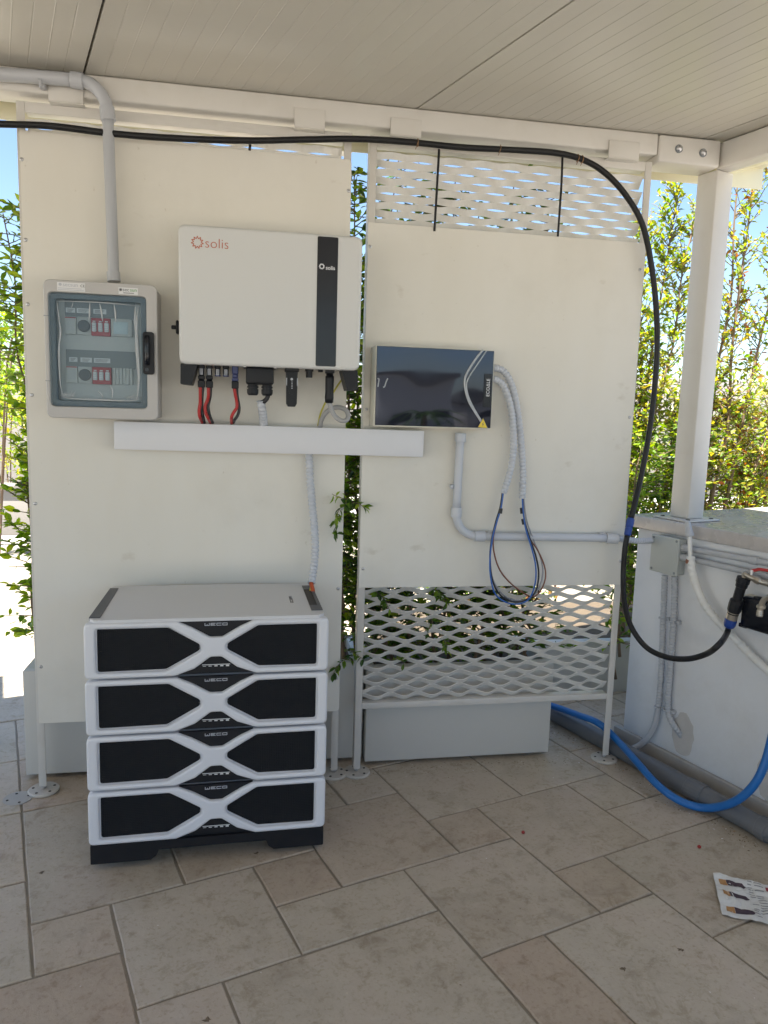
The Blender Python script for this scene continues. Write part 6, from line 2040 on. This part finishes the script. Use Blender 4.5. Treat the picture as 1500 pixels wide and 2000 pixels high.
def leaf_bush(name, label, cat, c, rad, n, ll, mats, seed, group):
    rg = random.Random(seed)
    t = thing(name, label, cat, (c[0], c[1], 0), group)
    b = MB()
    for k in range(5):
        a = rg.uniform(0, 6.28)
        b.tube([(c[0], c[1], -0.05), (c[0] + 0.3 * rad[0] * math.cos(a), c[1] + 0.3 * rad[1] * math.sin(a), c[2]), (c[0] + 0.7 * rad[0] * math.cos(a), c[1] + 0.7 * rad[1] * math.sin(a), c[2] + 0.5 * rad[2])], 0.007, 5, 0.2, cap=False)
    part(b, 'branch', M['bark'], t, norm=False)
    fo = MB()
    var = leaf_variant(ll, ll * 0.5, ll * 0.15, ll * 0.1)
    clumps = []
    for k in range(26):
        v = Vector((rg.gauss(0, 1), rg.gauss(0, 1), rg.gauss(0, 1))).normalized() * rg.uniform(0.45, 0.95)
        clumps.append((Vector((c[0] + v.x * rad[0], c[1] + v.y * rad[1], c[2] + v.z * rad[2])), rg.uniform(0.16, 0.34)))
    for k in range(n):
        q, s_ = rg.choice(clumps)
        p = q + Vector((rg.gauss(0, s_ * rad[0] * 0.6), rg.gauss(0, s_ * rad[1] * 0.6), rg.gauss(0, s_ * rad[2] * 0.6)))
        ld = Vector((rg.gauss(0, 1), rg.gauss(0, 1), rg.gauss(0.2, 0.8))).normalized()
        s2 = rg.uniform(0.6, 1.2)
        mt = Matrix.LocRotScale(p, ld.to_track_quat('X', 'Z'), Vector((s2, s2, s2)))
        fo.add([mt @ v for v in var[0]], var[1], rg.randrange(len(mats)), False)
    part(fo, 'foliage', mats, t, norm=False, kind='stuff')
gb = 'garden bushes beyond the patio'
leaf_bush('garden_bush', 'golden bush behind the low garden wall, far left', 'bush', (-2.75, 9.2, 1.0), (0.75, 0.6, 0.65), 2600, 0.07, [M['leaf_gold'], M['leaf_lime']], 61, gb)
leaf_bush('garden_bush', 'bright green bush above the golden one, far left', 'bush', (-2.2, 7.0, 1.75), (0.6, 0.6, 0.45), 2200, 0.06, [M['leaf_lime'], M['leaf_mid']], 62, gb)
leaf_bush('garden_bush', 'lime bush just past the far edge of the counter', 'bush', (4.1, 5.2, 0.95), (0.45, 0.4, 0.32), 1800, 0.05, [M['leaf_lime']], 63, gb)
leaf_bush('garden_bush', 'pale green bush in front of the white garden wall', 'bush', (5.4, 7.0, 1.3), (0.8, 0.6, 0.65), 2600, 0.06, [M['leaf_gold'], M['leaf_mid']], 64, gb)
leaf_bush('garden_bush', 'dark green bush seen between trunk and counter corner', 'bush', (3.0, 5.6, 0.8), (0.7, 0.5, 0.7), 2400, 0.05, [M['leaf_mid'], M['leaf_deep']], 65, gb)
leaf_bush('garden_bush', 'low dry bush on the bed behind the right part of the mesh', 'bush', (1.75, 4.6, 0.35), (0.7, 0.4, 0.45), 2200, 0.045, [M['leaf_mid'], M['leaf_deep'], M['leaf_red']], 67, gb)
leaf_bush('garden_bush', 'broad green bush behind the mesh of the short screen', 'bush', (1.2, 5.5, 0.9), (0.9, 0.5, 0.8), 2600, 0.05, [M['leaf_mid'], M['leaf_deep']], 66, gb)

# ------------------------------------------------------------ garden walls and buildings beyond
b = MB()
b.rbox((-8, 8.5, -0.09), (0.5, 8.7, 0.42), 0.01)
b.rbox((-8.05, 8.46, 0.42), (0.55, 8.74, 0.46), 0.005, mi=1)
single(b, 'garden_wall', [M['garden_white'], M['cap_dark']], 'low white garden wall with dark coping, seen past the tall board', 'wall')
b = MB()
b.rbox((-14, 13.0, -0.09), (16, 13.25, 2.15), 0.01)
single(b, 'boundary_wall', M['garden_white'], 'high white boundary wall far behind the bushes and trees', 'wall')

# what stands on the camera's side of the terrace (seen mirrored in the glass door)
def house(label, x, y, w, d, h, nx, nz, flat=True):
    t = thing('house', label, 'house', (x, y, 0), 'houses across the garden')
    b = MB()
    b.rbox((x - w / 2, y - d / 2, -0.09), (x + w / 2, y + d / 2, h), 0.02)
    part(b, 'wall', M['house'], t)
    b = MB()
    b.rbox((x - w / 2 - 0.2, y - d / 2 - 0.2, h), (x + w / 2 + 0.2, y + d / 2 + 0.2, h + 0.25), 0.02)
    part(b, 'roof', M['cap_dark'], t)
    for i in range(nx):
        for j in range(nz):
            wx = x - w / 2 + w * (i + 0.5) / nx
            wz = 0.9 + j * 2.8
            b = MB()
            b.box((wx - 0.5, y + d / 2 - 0.02, wz), (wx + 0.5, y + d / 2 + 0.02, wz + 0.7))
            part(b, 'window', M['pane_dark'], t)
house('beige house with three windows across the garden, mirrored in the glass', 8.6, -36, 4.2, 6, 3.1, 3, 1)
house('long low beige house across the garden, mirrored in the glass', 17.0, -40, 9, 6, 2.5, 4, 1)
b = MB()
b.rbox((-6, -9.2, -0.09), (9, -9.0, 0.95), 0.01)
single(b, 'parapet_wall', M['garden_white'], 'low parapet wall on the far side of the terrace', 'wall')
pt = thing('palm_tree', 'small palm tree beyond the terrace parapet', 'palm', (4.0, -12, 0))
b = MB()
b.tube([(4.0, -12, -0.09), (4.05, -12, 0.6), (4.0, -12, 1.3)], 0.13, 10, 0.1, rfun=lambda q: 1 - 0.2 * q + 0.05 * math.sin(q * 60))
part(b, 'trunk', M['bark'], pt, norm=False)
rg = random.Random(9)
for k in range(16):
    a = k * 2 * math.pi / 16 + rg.uniform(-.1, .1)
    upk = rg.uniform(0.2, 1.0)
    pts = [Vector((4.0, -12, 1.3)) + Vector((math.cos(a) * s_ * 0.95, math.sin(a) * s_ * 0.95, upk * s_ * 0.9 - s_ * s_ * 0.75)) for s_ in [q / 8 for q in range(9)]]
    b = MB()
    b.tube(pts, 0.012, 5, 0.1, cap=False, smooth_path=False)
    for q in range(1, 9):
        for sg in (-1, 1):
            d = (pts[q] - pts[q - 1]).normalized()
            sd = d.cross(Vector((0, 0, 1))).normalized() * sg
            tip = pts[q] + sd * 0.22 * (1 - abs(q - 4) / 7) + d * 0.12 - Vector((0, 0, 0.06))
            b.add([pts[q], pts[q] + d * 0.03, tip], [(0, 1, 2)], 0)
            m_ = pts[q - 1].lerp(pts[q], 0.5)
            b.add([m_, m_ + d * 0.03, tip - d * 0.06], [(0, 1, 2)], 0)
    part(b, 'frond', M['leaf_deep'], pt, norm=False)
